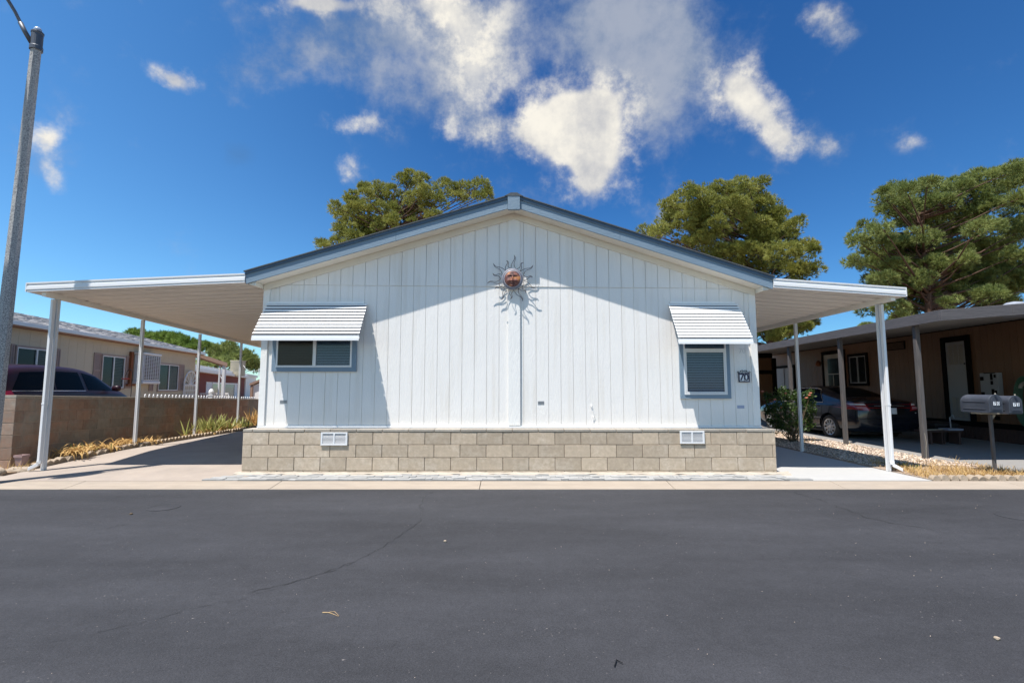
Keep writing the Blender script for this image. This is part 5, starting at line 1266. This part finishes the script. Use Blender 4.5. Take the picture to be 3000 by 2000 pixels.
def sedan():
    P=Vector((8.69,13.7,-.035)); rz=math.pi/2+R(3.2)
    # local +x forward, left side +y ; rear-left wheel outer face at (1.05,.88)
    off=Matrix.Rotation(rz,4,'Z')@Vector((1.05,.88,0))
    loc=P-off
    t=thing('parked_sedan','dark blue grey four door sedan parked under the timber carport, rear to the street','car',tuple(loc),rz,org=(0,0,0))
    st=[(0.0,.36,.66,.66,.80,.50),(.04,.28,.84,.86,.97,.66),(.22,.23,.895,.95,1.075,.76),(.70,.21,.91,.965,1.105,.80),(1.15,.20,.915,.965,1.27,.70),(1.60,.20,.915,.965,1.41,.62),(2.3,.20,.915,.955,1.465,.60),(2.9,.20,.915,.94,1.42,.62),(3.35,.20,.915,.92,1.20,.70),(3.72,.20,.91,.90,1.0,.78),(4.35,.20,.89,.82,.88,.74),(4.68,.24,.80,.68,.74,.60),(4.80,.32,.62,.56,.62,.46)]
    body,bvh=car_body(st,'car_navy',t,(1.05,3.83),.325)
    for s in (1,-1):
        patch('rear_side_window','car_glass',t,bvh,[(1.36,1.0),(2.20,.985),(2.20,1.35),(1.62,1.335)],'y',s)
        patch('front_side_window','car_glass',t,bvh,[(2.28,.985),(3.28,.965),(2.86,1.32),(2.28,1.355)],'y',s)
        ln=[(1.30,.985),(1.5,1.17),(1.66,1.335),(1.85,1.365),(2.2,1.385),(2.6,1.37),(2.9,1.33),(3.33,.955)]
        pts=[]
        for a,b in zip(ln[:-1],ln[1:]):
            for i in range(5):
                x=a[0]+(b[0]-a[0])*i/5; z=a[1]+(b[1]-a[1])*i/5; h=bvh.ray_cast(Vector((x,s*3,z)),Vector((0,-s,0)))
                if h[0]: pts.append(h[0]+Vector((0,s*.006,0)))
        MB().tube(pts,.009,6).build('window_trim','chrome',t)
        pts=[]
        for i in range(21):
            x=1.30+2.0*i/20; h=bvh.ray_cast(Vector((x,s*3,.982-.012*i/20)),Vector((0,-s,0))); 
            if h[0]: pts.append(h[0]+Vector((0,s*.004,0)))
        MB().tube(pts,.010,6).build('belt_trim','chrome',t)
        # door shut lines
        for xx in (1.30,2.24,3.25):
            pts=[]
            for i in range(13):
                z=.30+.66*i/12; x=xx+(.22*max(0,(.62-z)) if xx==1.30 else 0); h=bvh.ray_cast(Vector((x,s*3,z)),Vector((0,-s,0)))
                if h[0]: pts.append(h[0]+Vector((0,s*.0005,0)))
            MB().tube(pts,.004,5).build('door_gap','black_gloss',t)
        for xx in (1.50,2.45):
            h=bvh.ray_cast(Vector((xx,s*3,.88)),Vector((0,-s,0))); MB().box(xx-.09,xx+.09,h[0].y-.01 if s<0 else h[0].y-.0,h[0].y+.0 if s<0 else h[0].y+.028,.868,.893).build('door_handle','car_navy',t,bevel=.006)
        h=bvh.ray_cast(Vector((3.12,s*3,.99)),Vector((0,-s,0))); 
        mm_=MB(); mm_.lathe([(.02,-.10),(.07,-.08),(.085,0),(.07,.07),(.02,.09)],16,Matrix.Translation((3.10,s*1.0,1.03))@Matrix.Rotation(R(90),4,'X')@Matrix.Diagonal((.7,.8,1.1,1))); mm_.build('wing_mirror','car_navy',t,smooth=True)
        # tail lamps wrap round the corner
        patch('tail_lamp','tail_red',t,bvh,[(s*.52,.79),(s*.885,.83),(s*.90,.985),(s*.62,.99)],'x',-1,14,6,.010)
        patch('tail_lamp_corner','tail_red',t,bvh,[(.02,.855),(.30,.90),(.20,.975),(.03,.975)],'y',s,10,6,.010)
        patch('tail_lamp_band','tail_pink',t,bvh,[(s*.58,.83),(s*.80,.85),(s*.80,.90),(s*.61,.895)],'x',-1,8,3,.015)
        patch('reversing_lamp','tail_white',t,bvh,[(s*.60,.925),(s*.84,.93),(s*.84,.965),(s*.64,.968)],'x',-1,8,3,.016)
        patch('reflector','tail_white',t,bvh,[(s*.66,.735),(s*.70,.735),(s*.70,.75),(s*.66,.75)],'x',-1,2,2,.008) if s<0 else None
    patch('rear_glass','car_glass',t,bvh,[(.78,-.56),(1.58,-.50),(1.58,.50),(.78,.56)],'z',1,10,12,.005)
    patch('windscreen','car_glass',t,bvh,[(2.98,-.56),(3.66,-.62),(3.66,.62),(2.98,.56)],'z',1,10,12,.005)
    patch('plate_recess','black_gloss',t,bvh,[(-.36,.70),(.36,.70),(.42,.90),(-.42,.90)],'x',-1,10,4,.004)
    patch('trunk_trim','chrome',t,bvh,[(-.40,.905),(.40,.905),(.40,.925),(-.40,.925)],'x',-1,12,2,.012)
    hz=bvh.ray_cast(Vector((-3,0,.79)),Vector((1,0,0)))[0].x
    MB().box(hz-.022,hz-.008,-.155,.155,.715,.87).build('number_plate','plate',t,bevel=.003)
    h=bvh.ray_cast(Vector((-3,.60,1.005)),Vector((1,0,0))); hx=h[0].x if h[0] else .05
    text_mb('CAMRY',.052,.003,(hx-.012,.62,1.003),(0,-1,0),(0,0,1)).build('badge_lettering','chrome',t)
    # bumper crease and exhaust-side underbody
    pts=[]
    for i in range(31):
        y=-.84+1.68*i/30; h=bvh.ray_cast(Vector((-3,y,.60)),Vector((1,0,0)))
        if h[0]: pts.append(h[0]+Vector((-.004,0,0)))
    MB().tube(pts,.008,5).build('bumper_crease','car_navy',t)
    for (x,y,s) in ((1.05,.885,1),(3.83,.885,1),(1.05,-.885,-1),(3.83,-.885,-1)): wheel(t,x,y,.325,s,10)
    MB().box(.5,4.4,-.70,.70,.17,.30).build('underbody','black_plastic',t)
sedan()
def van():
    d,rz=frame((0,0),(-.1993,.98)); P=Vector((-10.55,10.45,.17)); loc=P-Matrix.Rotation(rz,4,'Z')@Vector((0,-.98,0))
    t=thing('parked_minivan','dark plum minivan parked behind the block wall beside the beige home','van',tuple(loc),rz,org=(0,0,0))
    st=[(0,.42,.78,.90,1.30,.62),(.06,.32,.93,1.05,1.52,.70),(.30,.25,.965,1.09,1.67,.74),(1.1,.22,.98,1.10,1.735,.74),(2.2,.22,.98,1.08,1.74,.72),(3.0,.22,.98,1.06,1.69,.70),(3.5,.22,.98,1.04,1.53,.70),(4.0,.22,.975,1.02,1.27,.72),(4.35,.22,.96,1.0,1.10,.80),(4.8,.24,.90,.90,.98,.74),(5.05,.3,.80,.74,.80,.6),(5.14,.4,.62,.60,.66,.45)]
    body,bvh=car_body(st,'car_plum',t,(1.0,4.05),.34)
    for s in (-1,1):
        patch('quarter_window','car_glass',t,bvh,[(.22,1.13),(1.48,1.13),(1.48,1.56),(.52,1.52)],'y',s)
        patch('rear_side_window','car_glass',t,bvh,[(1.54,1.13),(2.58,1.115),(2.50,1.57),(1.54,1.57)],'y',s)
        patch('front_side_window','van_glass' if False else 'car_glass',t,bvh,[(2.72,1.115),(3.92,1.09),(3.30,1.47),(2.64,1.56)],'y',s)
        patch('window_base_strip','chrome',t,bvh,[(.2,1.10),(2.6,1.088),(2.6,1.10),(.2,1.112)],'y',s,14,1,.010)  # thin bright metal strip along the lower window edge
        patch('tail_lamp','tail_red',t,bvh,[(.02,.86),(.26,.9),(.20,1.12),(.05,1.10)],'y',s)
        mm_=MB(); mm_.lathe([(.02,-.11),(.08,-.09),(.095,0),(.08,.07),(.02,.09)],16,Matrix.Translation((3.72,s*1.06,1.16))@Matrix.Rotation(R(90),4,'X')@Matrix.Diagonal((.7,.9,1.1,1))); mm_.build('wing_mirror','car_plum',t,smooth=True)
    patch('windscreen','car_glass',t,bvh,[(3.35,-.60),(4.22,-.70),(4.22,.70),(3.35,.60)],'z',1,10,12,.005)
    patch('rear_glass','car_glass',t,bvh,[(-.66,1.12),(.66,1.12),(.58,1.50),(-.58,1.50)],'x',-1,10,6,.005)
    for (x,y,s) in ((1.0,.95,1),(4.05,.95,1),(1.0,-.95,-1),(4.05,-.95,-1)): wheel(t,x,y,.34,s,10)
van()
# ================================================================== SMALL THINGS ON THE ROAD
q=G(968,1795,-.05); t=thing('dry_twig','forked dry pine twig lying on the asphalt','twig',tuple(q))
z=q.z+.006; A=G(945,1793,z); Bq=G(962,1793,z); C1=G(980,1790,z); C2=G(993,1802,z); D1=G(975,1797,z); D2=G(992,1804,z)
MB().tube([A,Bq,C1,C2],[.004,.003,.002,.001],5).tube([Bq,D1,D2],[.002,.002,.001],5).build('twig_stem','twig',t)
q=G(1815,1940,-.05); a=G(1800,1955,-.047); b=G(1806,1937,-.047); c=G(1824,1945,-.047)
for p_ in (a,b,c): p_.z=-.038
prop(MB().tube([a,b,c],[.003,.004,.003],6).build('bent_plastic_strip','black_plastic',org=tuple(b)),'small bent black plastic strip on the road near the camera','debris')
for (px,py,s,lb,m) in ((1304,1586,.012,'small tan pebble on the road right of the crack','stone'),(384,1506,.014,'small dark pebble on the road at the left','stone'),(2921,1871,.012,'small tan pebble on the road at the lower right','stone')):
    q=G(px,py,-.045); lump((q.x,q.y,-.04),(s,s,s*.7),int(px),'pebble',lb,'pebble','rosetwig' if 'dark' in lb else m)
# utility lids in the road
for (px,py,r_,lb) in ((480,1486,.17,'round asphalt covered valve lid near the driveway'),(2985,1512,.2,'round iron valve lid at the right edge of the road')):
    q=G(px,py,-.046); o=MB().lathe([(r_,-.004),(r_,.003),(r_*.92,.004),(r_*.9,.001),(.01,.001)],28,Matrix.Translation((q.x,q.y,-.0445))).build('valve_lid','asphalt',org=(q.x,q.y,-.0445)); prop(o,lb,'valve lid')
# ================================================================== TREES
def pine(name,label,Y,lobes,trunk_px,m,seed,depth=1.0,dens=1.,base_z=0.,rc=(.30,.5),needle=.17,nw=.022,trunk_r=.22,topf=.8,fill=()):
    """pine: tapered trunk, limbs to every lobe, twigs to every clump, clumps of needle tufts"""
    rr=random.Random(seed); ng=np.random.default_rng(seed)
    L_=[]
    for (px,py,pr) in lobes:
        r=pr*Y/F; dy=rr.gauss(0,1)*depth*.8; c=PY(px,py,Y+dy); L_.append((c,r))
    for (xa,ya,xb,yb,pr,n) in fill:        # inner and rear branches that close the crown
        for _ in range(n):
            px=rr.uniform(xa,xb); py=rr.uniform(ya,yb); r=pr*rr.uniform(.7,1.2)*Y/F; L_.append((PY(px,py,Y+rr.uniform(.3,1.9)*depth),r))
    tb=PY(trunk_px,1135,Y); tb.z=base_z; zmax=max(c.z for c,_ in L_); zmin=min(c.z for c,_ in L_)
    t=thing(name,label,'tree',tuple(tb))
    top=Vector((tb.x+rr.gauss(0,.3),Y,base_z+(zmax-base_z)*topf)); tp=[]
    for i in range(9):
        u=i/8; tp.append(tb.lerp(top,u)+Vector((rr.gauss(0,.10),rr.gauss(0,.1),0))*(1 if 0<i else 0))
    tk=MB(); br=tk; tk.tube(tp,[trunk_r*(1-.75*i/8) for i in range(9)],10)
    br=MB(); C=[];Rs=[];Ax=[]
    def at(z):
        u=max(0,min(7.99,(z-base_z)/(top.z-base_z)*8)); i=int(u); return tp[i].lerp(tp[i+1],u-i)
    for c,r in L_:
        hd=math.hypot(c.x-tb.x,c.y-Y); o=at(max(base_z+1.5,min(c.z-.35*hd-.2,top.z)))
        mid=o.lerp(c,.5)+Vector((rr.gauss(0,.12),rr.gauss(0,.12),rr.uniform(-.25,.05)*hd*.3)); r0=.028+.014*hd**.5
        tk.tube([o,o.lerp(mid,.5)+Vector((0,0,-.03)),mid,mid.lerp(c,.5)+Vector((0,0,.05)),c],[r0,r0*.8,r0*.6,r0*.4,.02],6)
        n=max(4,int(13*dens*(r/.55)**2))
        for _ in range(n):
            d=Vector((rr.gauss(0,1),rr.gauss(0,1),rr.gauss(0,.85)+.25)).normalized()
            q=c+Vector((d.x*r,d.y*r*1.15,d.z*r*.85))*rr.uniform(.45,1.0); k=rr.uniform(*rc)
            C.append(q); Rs.append(k); Ax.append(d)
            br.tube([c.lerp(q,.0),c.lerp(q,.55)+Vector((rr.gauss(0,.04),0,rr.gauss(0,.04)-.03)),c.lerp(q,.85)],[.016,.010,.005],4,cap=False)
    tk.build('trunk','bark',t,smooth=True); 
    C=np.array([tuple(x) for x in C]); Rs=np.array(Rs); Ax=np.array([tuple(x) for x in Ax]); nt_=int(38*dens**.3)
    N=len(C); k=np.repeat(np.arange(N),nt_); T=len(k)
    # each clump is a little dome of tufts; tufts radiate outward and up
    d=ng.normal(0,1,(T,3)); d[:,2]=d[:,2]*.75+.35; d+=Ax[k]*.4; d/=np.linalg.norm(d,axis=1)[:,None]
    pos=C[k]+d*(Rs[k]*(.35+.65*ng.random(T)**.6))[:,None]*np.array([1,1,.72])
    ax=d+np.array([0,0,.55]); ax/=np.linalg.norm(ax,axis=1)[:,None]
    nn=10; kk=np.repeat(np.arange(T),nn); q=ng.normal(0,1,(T*nn,3)); q-=ax[kk]*(q*ax[kk]).sum(1)[:,None]; q/=np.linalg.norm(q,axis=1)[:,None]
    th=ng.uniform(.1,.75,T*nn)[:,None]; dirn=ax[kk]*np.cos(th)+q*np.sin(th); ln=(needle*ng.uniform(.65,1.25,T*nn))[:,None]
    side=np.cross(dirn,ng.normal(0,1,(T*nn,3))); side/=np.linalg.norm(side,axis=1)[:,None]
    p0=pos[kk]; A=np.stack([p0-side*nw*.5,p0+side*nw*.5,p0+dirn*ln],1)
    Fc=np.arange(T*nn*3).reshape(-1,3)
    # islands per tuft: share the base so colour varies tuft by tuft
    npmesh('crown',A.reshape(-1,3),Fc,m,parent=t)
    return t
cR=lambda x,y,r,s=2.852,ox=2400,oy=450:(ox+x/s,oy+y/s,r/s)
big=[(530,340,25),(560,390,45),(660,310,70),(740,340,60),(820,290,55),(900,280,60),(960,270,50),(1040,320,70),(1130,250,50),(1170,300,60),(1250,250,70),(1320,220,60),(1400,220,70),(1490,180,60),(1580,170,70),(1680,130,70),(600,440,70),(560,500,50),(680,430,80),(780,430,80),(900,430,90),(1050,420,90),(1200,390,90),(1350,360,90),(1500,310,90),(1650,270,80),(640,540,55),(720,530,60),(860,560,80),(1000,560,80),(1100,520,80),(1240,500,90),(1400,470,90),(1550,430,80),(1660,380,70),(1600,560,70),(1700,600,80),(380,610,45),(450,680,70),(540,640,50),(310,710,50),(360,760,55),(520,760,80),(620,780,80),(440,820,60),(700,780,60),(290,880,50),(340,930,50),(430,930,60),(540,960,70),(640,930,60),(800,860,70),(870,900,50),(820,680,50),(960,720,50),(1010,860,80),(1060,930,80),(960,940,70),(850,950,60),(1150,920,60),(700,1010,50),(560,1050,60),(420,1060,45),(790,1080,75),(880,1060,60),(860,1160,75),(760,1140,60),(700,1180,50),(1230,1040,70),(1340,1070,75),(1440,1080,70),(1520,990,80),(1620,930,90),(1680,850,80),(1660,660,70),(1360,890,55),(1220,900,50),(1200,810,40),(1420,760,60),(1560,780,60),(1300,1190,65),(1420,1200,70),(1530,1190,60),(1660,1050,80),(1080,1150,60),(400,1310,45),(560,1290,55),(640,1280,50),(700,1370,45),(640,1395,35),(1100,1230,50),(1820,180,110),(1850,400,130),(1850,650,120),(1850,850,110),(1800,1100,90),(1450,640,70),(1350,600,60)]
pine('pine_tree','largest pine with a spreading dark crown behind the brown home',22.5,[cR(*l) for l in big],2400+1030/2.852,'needle_b',5,depth=1.5,dens=1.4,rc=(.22,.40),needle=.17,nw=.022,trunk_r=.22,topf=.8,fill=((2620,640,2960,800,24,34),(2560,720,2980,860,22,46),(2640,840,2990,925,20,34),(2560,760,2660,880,18,12)))
c5=lambda x,y,r:(1800+x/1.96,450+y/1.96,r/1.96)
mid=[(700,190,50),(770,190,45),(830,180,40),(610,200,50),(660,240,60),(540,220,45),(470,250,50),(800,250,60),(430,215,25),(380,270,50),(310,300,40),(350,340,60),(450,330,70),(560,310,75),(680,320,75),(800,330,65),(860,300,50),(900,290,35),(300,370,40),(400,410,60),(500,420,70),(600,420,60),(180,445,30),(250,440,40),(310,450,50),(220,470,40),(720,400,55),(800,420,65),(880,380,55),(930,350,45),(580,500,60),(480,500,60),(700,480,55),(850,480,70),(940,440,60),(980,490,70),(1050,420,45),(1060,390,25),(400,510,50),(620,570,55),(700,560,55),(780,560,60),(880,570,70),(980,580,75),(1070,520,50),(1110,570,45),(1120,640,45),(1150,660,30),(720,640,45),(820,640,55),(920,660,60),(1020,670,60),(1090,690,50),(1130,540,25),(1000,790,90),(880,860,90),(1080,860,70),(860,960,60),(960,970,60),(1080,960,50),(900,1010,60),(1000,1020,50),(1060,1030,40),(930,1070,45),(1110,980,30),(820,800,80),(780,740,60)]
pine('pine_tree','rounded olive pine rising behind the right roof slope',27.,[c5(*l) for l in mid],1800+900/1.96,'needle_a',6,depth=1.3,dens=1.0,rc=(.24,.42),needle=.19,nw=.026,trunk_r=.22,fill=((2020,600,2280,760,24,22),(2060,780,2360,1000,26,30)))
c6=lambda x,y,r:(700+x/2.613,450+y/2.613,r/2.613)
lf=[(1330,170,45),(1350,230,60),(1290,220,35),(1235,190,25),(1400,200,30),(960,260,22),(1000,280,45),(1060,280,45),(1130,270,40),(1190,310,50),(860,310,28),(850,350,22),(960,340,55),(1050,350,60),(1130,360,60),(1240,360,60),(1320,320,65),(1420,290,60),(1500,270,55),(1560,240,30),(1620,280,60),(1700,260,50),(1770,240,45),(1850,250,45),(1900,290,35),(1900,330,25),(720,410,28),(760,450,35),(800,480,35),(880,400,35),(880,440,55),(960,430,55),(1060,440,60),(1160,440,65),(1260,430,60),(1360,410,60),(1460,370,60),(1560,350,60),(1660,350,55),(1760,340,50),(1830,340,40),(880,520,60),(960,530,55),(1180,520,60),(1280,500,60),(1380,480,55),(1500,470,30),(1480,430,45),(1340,540,50),(1060,540,50),(780,570,30),(800,620,50),(860,600,50),(930,600,50),(760,610,22),(1120,600,50),(620,700,30),(645,715,25),(735,680,16),(900,660,50),(1000,640,60),(1200,620,60),(1000,720,70),(850,700,60)]
pine('pine_tree','wide wispy pine whose crown shows above the left roof slope',26.,[c6(*l) for l in lf],700+1100/2.613,'needle_a',7,depth=1.2,dens=.95,rc=(.22,.40),needle=.18,nw=.024,trunk_r=.2,topf=.86,fill=((1020,590,1220,700,18,10),(1000,650,1200,740,20,14)))
pine('pine_tree','low bright green tree top behind the beige home roof',30.,[(392,978,12),(410,985,16),(430,984,16),(450,990,18),(470,988,16),(490,996,18),(508,990,12),(520,996,16),(538,1006,18),(556,1010,18),(572,1020,16),(588,1014,10),(596,1016,7),(440,1005,22),(480,1012,22),(520,1018,22),(560,1028,20),(400,1003,18)],480,'needle_c',8,depth=1.,dens=1.3,rc=(.22,.40),needle=.2,nw=.028,trunk_r=.2)
c7=lambda x,y,r:(580+x/7.84,1000+y/7.84,r/7.84)
fr=[(370,190,55),(440,180,50),(330,240,60),(430,260,80),(360,340,80),(480,360,90),(570,200,60),(640,160,60),(720,120,50),(790,160,60),(700,220,80),(800,240,60),(600,300,80),(560,400,80),(660,360,80),(760,320,80),(850,290,60),(910,270,50),(640,460,80),(740,440,80),(840,400,80),(930,360,70),(1060,270,40),(1080,330,60),(1120,350,50),(1060,420,80),(1150,430,60),(1210,400,45),(1230,470,60),(1160,520,70),(1270,440,30),(1290,530,50),(1340,560,40),(1330,600,40),(1230,580,60),(1120,600,70),(1020,560,80),(900,500,80),(800,540,80),(680,560,80),(540,500,80),(400,470,80),(280,480,70),(180,490,60),(110,470,50),(300,560,70),(150,540,60)]
pine('pine_tree','distant pine group beyond the red house and its roof cooler',58.,[c7(*l) for l in fr],660,'needle_b',9,depth=2.5,dens=.55,rc=(.45,.8),needle=.34,nw=.06,trunk_r=.3)
pine('pine_tree','tiny sliver of a far tree above the timber carport roof',60.,[(2535,957,7),(2548,953,5),(2528,966,9),(2545,968,10)],2540,'needle_b',10,depth=.6,dens=1.,rc=(.3,.5),needle=.3,nw=.05,trunk_r=.15)
# ================================================================== LIGHT AND SKY
sv=Vector((-1.04,-1.0,3.62)).normalized()           # towards the sun
sl_=bpy.data.lights.new('sun','SUN'); sl_.energy=SUN; sl_.angle=R(.5); sl_.color=(1,.955,.89)
so=bpy.data.objects.new('sun',sl_); col.objects.link(so); so.rotation_euler=(-sv).to_track_quat('-Z','Y').to_euler()
W=bpy.data.worlds.new('World'); sc.world=W; W.use_nodes=True; T=W.node_tree; N=T.nodes; L=T.links; bg=N['Background']; bg.inputs[1].default_value=SKY
sky=N.new('ShaderNodeTexSky'); sky.sky_type='NISHITA'; sky.sun_disc=False; sky.sun_elevation=math.asin(sv.z); sky.sun_rotation=math.atan2(sv.x,sv.y); sky.air_density=1.0; sky.dust_density=.4; sky.ozone_density=2.5; sky.altitude=800
hs=N.new('ShaderNodeHueSaturation'); hs.inputs['Saturation'].default_value=SKYSAT; hs.inputs['Value'].default_value=SKYVAL; L.new(sky.outputs[0],hs.inputs['Color'])
tc=N.new('ShaderNodeTexCoord'); D=tc.outputs['Generated']
def math_(op,a,b=None,c=None):
    n=N.new('ShaderNodeMath'); n.operation=op
    for i,v in enumerate((a,b,c)):
        if v is None: continue
        if isinstance(v,(int,float)): n.inputs[i].default_value=v
        else: L.new(v,n.inputs[i])
    return n.outputs[0]
def noise(vec,s,d=8,ro=.6,dist=0.):
    n=N.new('ShaderNodeTexNoise'); n.inputs['Scale'].default_value=s; n.inputs['Detail'].default_value=d; n.inputs['Roughness'].default_value=ro; n.inputs['Distortion'].default_value=dist; L.new(vec,n.inputs['Vector']); return n
def mr_(x,a,b,c=0.,d=1.,sm=True):
    r=N.new('ShaderNodeMapRange'); r.interpolation_type='SMOOTHSTEP' if sm else 'LINEAR'
    for i,v in enumerate((a,b,c,d)): r.inputs[i+1].default_value=v
    L.new(x,r.inputs[0]); return r.outputs[0]
def mixc(f,a,b):
    n=N.new('ShaderNodeMix'); n.data_type='RGBA'; n.clamp_factor=True
    for i,v in ((0,f),(6,a),(7,b)):
        if isinstance(v,tuple): n.inputs[i].default_value=(*v,1)
        elif isinstance(v,(int,float)): n.inputs[i].default_value=v
        else: L.new(v,n.inputs[i])
    return n.outputs[2]
sp=N.new('ShaderNodeSeparateXYZ'); L.new(D,sp.inputs[0])
yc=math_('MAXIMUM',sp.outputs[1],.05); u=math_('DIVIDE',sp.outputs[0],yc); v=math_('DIVIDE',sp.outputs[2],yc)
cb=N.new('ShaderNodeCombineXYZ'); L.new(u,cb.inputs[0]); L.new(v,cb.inputs[1]); UV=cb.outputs[0]
# air is clearer and deeper blue away from the sun (towards +x), paler towards it and the horizon
dot=N.new('ShaderNodeVectorMath'); dot.operation='DOT_PRODUCT'; L.new(D,dot.inputs[0]); dot.inputs[1].default_value=(-.86,-.5,0)
glow=mr_(dot.outputs['Value'],-.75,.35,0,1,False)
skyc=hs.outputs[0]
hz_=mr_(sp.outputs[2],-.02,.62,1,0,False)
tint=mixc(glow,TINT_R,TINT_L); ctr=math_('MULTIPLY',math_('POWER',2.718,math_('MULTIPLY',math_('POWER',math_('DIVIDE',math_('SUBTRACT',sp.outputs[0],.10),.42),2.),-1.)),mr_(sp.outputs[2],.05,.5)); tint=mixc(math_('MULTIPLY',ctr,.75),tint,TINT_C)
mm_=N.new('ShaderNodeVectorMath'); mm_.operation='MULTIPLY'; L.new(skyc,mm_.inputs[0]); L.new(tint,mm_.inputs[1]); skyc=mm_.outputs[0]
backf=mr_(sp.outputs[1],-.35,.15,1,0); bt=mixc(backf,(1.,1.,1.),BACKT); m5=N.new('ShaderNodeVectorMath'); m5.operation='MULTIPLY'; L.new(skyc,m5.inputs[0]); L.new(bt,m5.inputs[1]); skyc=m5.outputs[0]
wn=noise(D,7,6,.6); wv=N.new('ShaderNodeVectorMath'); wv.operation='SUBTRACT'; L.new(wn.outputs['Color'],wv.inputs[0]); wv.inputs[1].default_value=(.5,.5,.5)
ws=N.new('ShaderNodeVectorMath'); ws.operation='SCALE'; ws.inputs['Scale'].default_value=.10; L.new(wv.outputs[0],ws.inputs[0])
wa=N.new('ShaderNodeVectorMath'); wa.operation='ADD'; L.new(UV,wa.inputs[0]); L.new(ws.outputs[0],wa.inputs[1]); WUV=wa.outputs[0]
def blob(px,py,rx,ry,rot=0.,amp=1.):
    r=ray(px,py); uu,vv=r.x/r.y,r.z/r.y; a=ray(px+10,py); b=ray(px,py-10)
    su=((a.x/a.y-uu)/10)*rx; sv_=((b.z/b.y-vv)/10)*ry
    mp=N.new('ShaderNodeMapping'); mp.vector_type='TEXTURE'; mp.inputs['Location'].default_value=(uu,vv,0); mp.inputs['Rotation'].default_value=(0,0,R(rot)); mp.inputs['Scale'].default_value=(su,sv_,1); L.new(WUV,mp.inputs[0])
    s=N.new('ShaderNodeSeparateXYZ'); L.new(mp.outputs[0],s.inputs[0]); q=math_('ADD',math_('MULTIPLY',s.outputs[0],s.outputs[0]),math_('MULTIPLY',s.outputs[1],s.outputs[1]))
    e=math_('POWER',2.718,math_('MULTIPLY',q,-1.)); return math_('MULTIPLY',e,amp)
def total(bl):
    o=None
    for b in bl: x=blob(*b); o=x if o is None else math_('ADD',o,x)
    return o
f1=noise(D,5.5,12,.62,.15).outputs[0]; f2=noise(D,16,10,.65).outputs[0]; f3=noise(D,2.6,5,.5).outputs[0]
fb=math_('ADD',math_('MULTIPLY',math_('SUBTRACT',f1,.5),1.7),math_('MULTIPLY',math_('SUBTRACT',f2,.5),1.5))
grey=total([(1150,50,330,120,0,.8),(1400,130,100,180,0,.5),(1330,200,130,120,0,.6),(1830,60,250,150,0,1.0),(1930,170,190,110,-20,.9),(1900,330,110,110,0,.6),(1060,190,260,90,-25,.34),(820,180,170,70,0,.28),(2460,90,110,60,0,.5),(1100,390,110,60,0,.42),(1440,390,190,60,0,.45),(120,470,110,80,0,.36),(2420,410,90,55,-20,.5),(2660,410,80,40,0,.36),(700,220,150,60,0,.25),(1040,500,70,50,0,.42),(1940,640,50,55,0,.55),(1560,560,150,80,0,.3),(2250,440,160,70,-20,.4),(1230,300,300,60,-20,.25)])
gd=mr_(math_('ADD',grey,math_('MULTIPLY',fb,.72)),.12,1.0)
bright=total([(1715,300,150,95,0,1.15),(1680,400,135,110,0,1.1),(1740,470,100,100,10,.95),(1570,380,60,60,0,.5),(1730,560,60,55,0,.6),(2140,250,80,90,0,.95),(2230,340,100,80,-40,.95),(2310,420,70,60,-40,.85),(1330,50,170,110,0,.85),(1390,220,110,120,0,.80),(1130,10,200,60,0,.5),(930,20,120,50,0,.5),(510,225,90,34,-10,1.1),(120,400,60,34,0,1.0),(160,510,42,70,25,.8),(1070,375,85,44,0,.85),(1020,490,60,42,0,.8),(2430,70,95,65,0,.9),(2670,405,60,32,0,.55),(1000,130,60,40,0,.35),(2430,420,50,45,0,.6),(1320,385,110,50,-8,.62),(1450,400,90,40,0,.55),(920,20,120,40,0,.6)])
bd=mr_(math_('ADD',bright,math_('MULTIPLY',fb,.66)),.24,1.12); wisp=mr_(f2,.38,.62,.35,1.); bd=math_('MULTIPLY',bd,math_('MAXIMUM',wisp,mr_(bright,.55,1.15)))
k_=CLOUDK
shade=mr_(math_('ADD',math_('ADD',math_('MULTIPLY',f1,.45),math_('MULTIPLY',f2,.35)),math_('MULTIPLY',f3,.4)),.46,.70)
gcol=mixc(shade,(.17*k_,.26*k_,.42*k_),(.46*k_,.50*k_,.58*k_))
bcol=mixc(shade,(.56*k_,.57*k_,.60*k_),(1.02*k_,.97*k_,.86*k_))
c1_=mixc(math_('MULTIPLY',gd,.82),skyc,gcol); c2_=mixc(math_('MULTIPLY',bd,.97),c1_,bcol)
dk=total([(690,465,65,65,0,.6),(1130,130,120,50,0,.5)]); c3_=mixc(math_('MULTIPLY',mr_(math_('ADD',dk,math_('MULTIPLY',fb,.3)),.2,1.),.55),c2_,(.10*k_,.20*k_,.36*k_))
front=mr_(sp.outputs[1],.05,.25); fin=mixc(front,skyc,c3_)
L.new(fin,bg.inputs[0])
sc.view_settings.view_transform='Standard'; sc.view_settings.look='None'; sc.view_settings.exposure=EXPO; sc.view_settings.gamma=1
sc.cycles.max_bounces=8; sc.cycles.transparent_max_bounces=12; sc.cycles.use_denoising=True
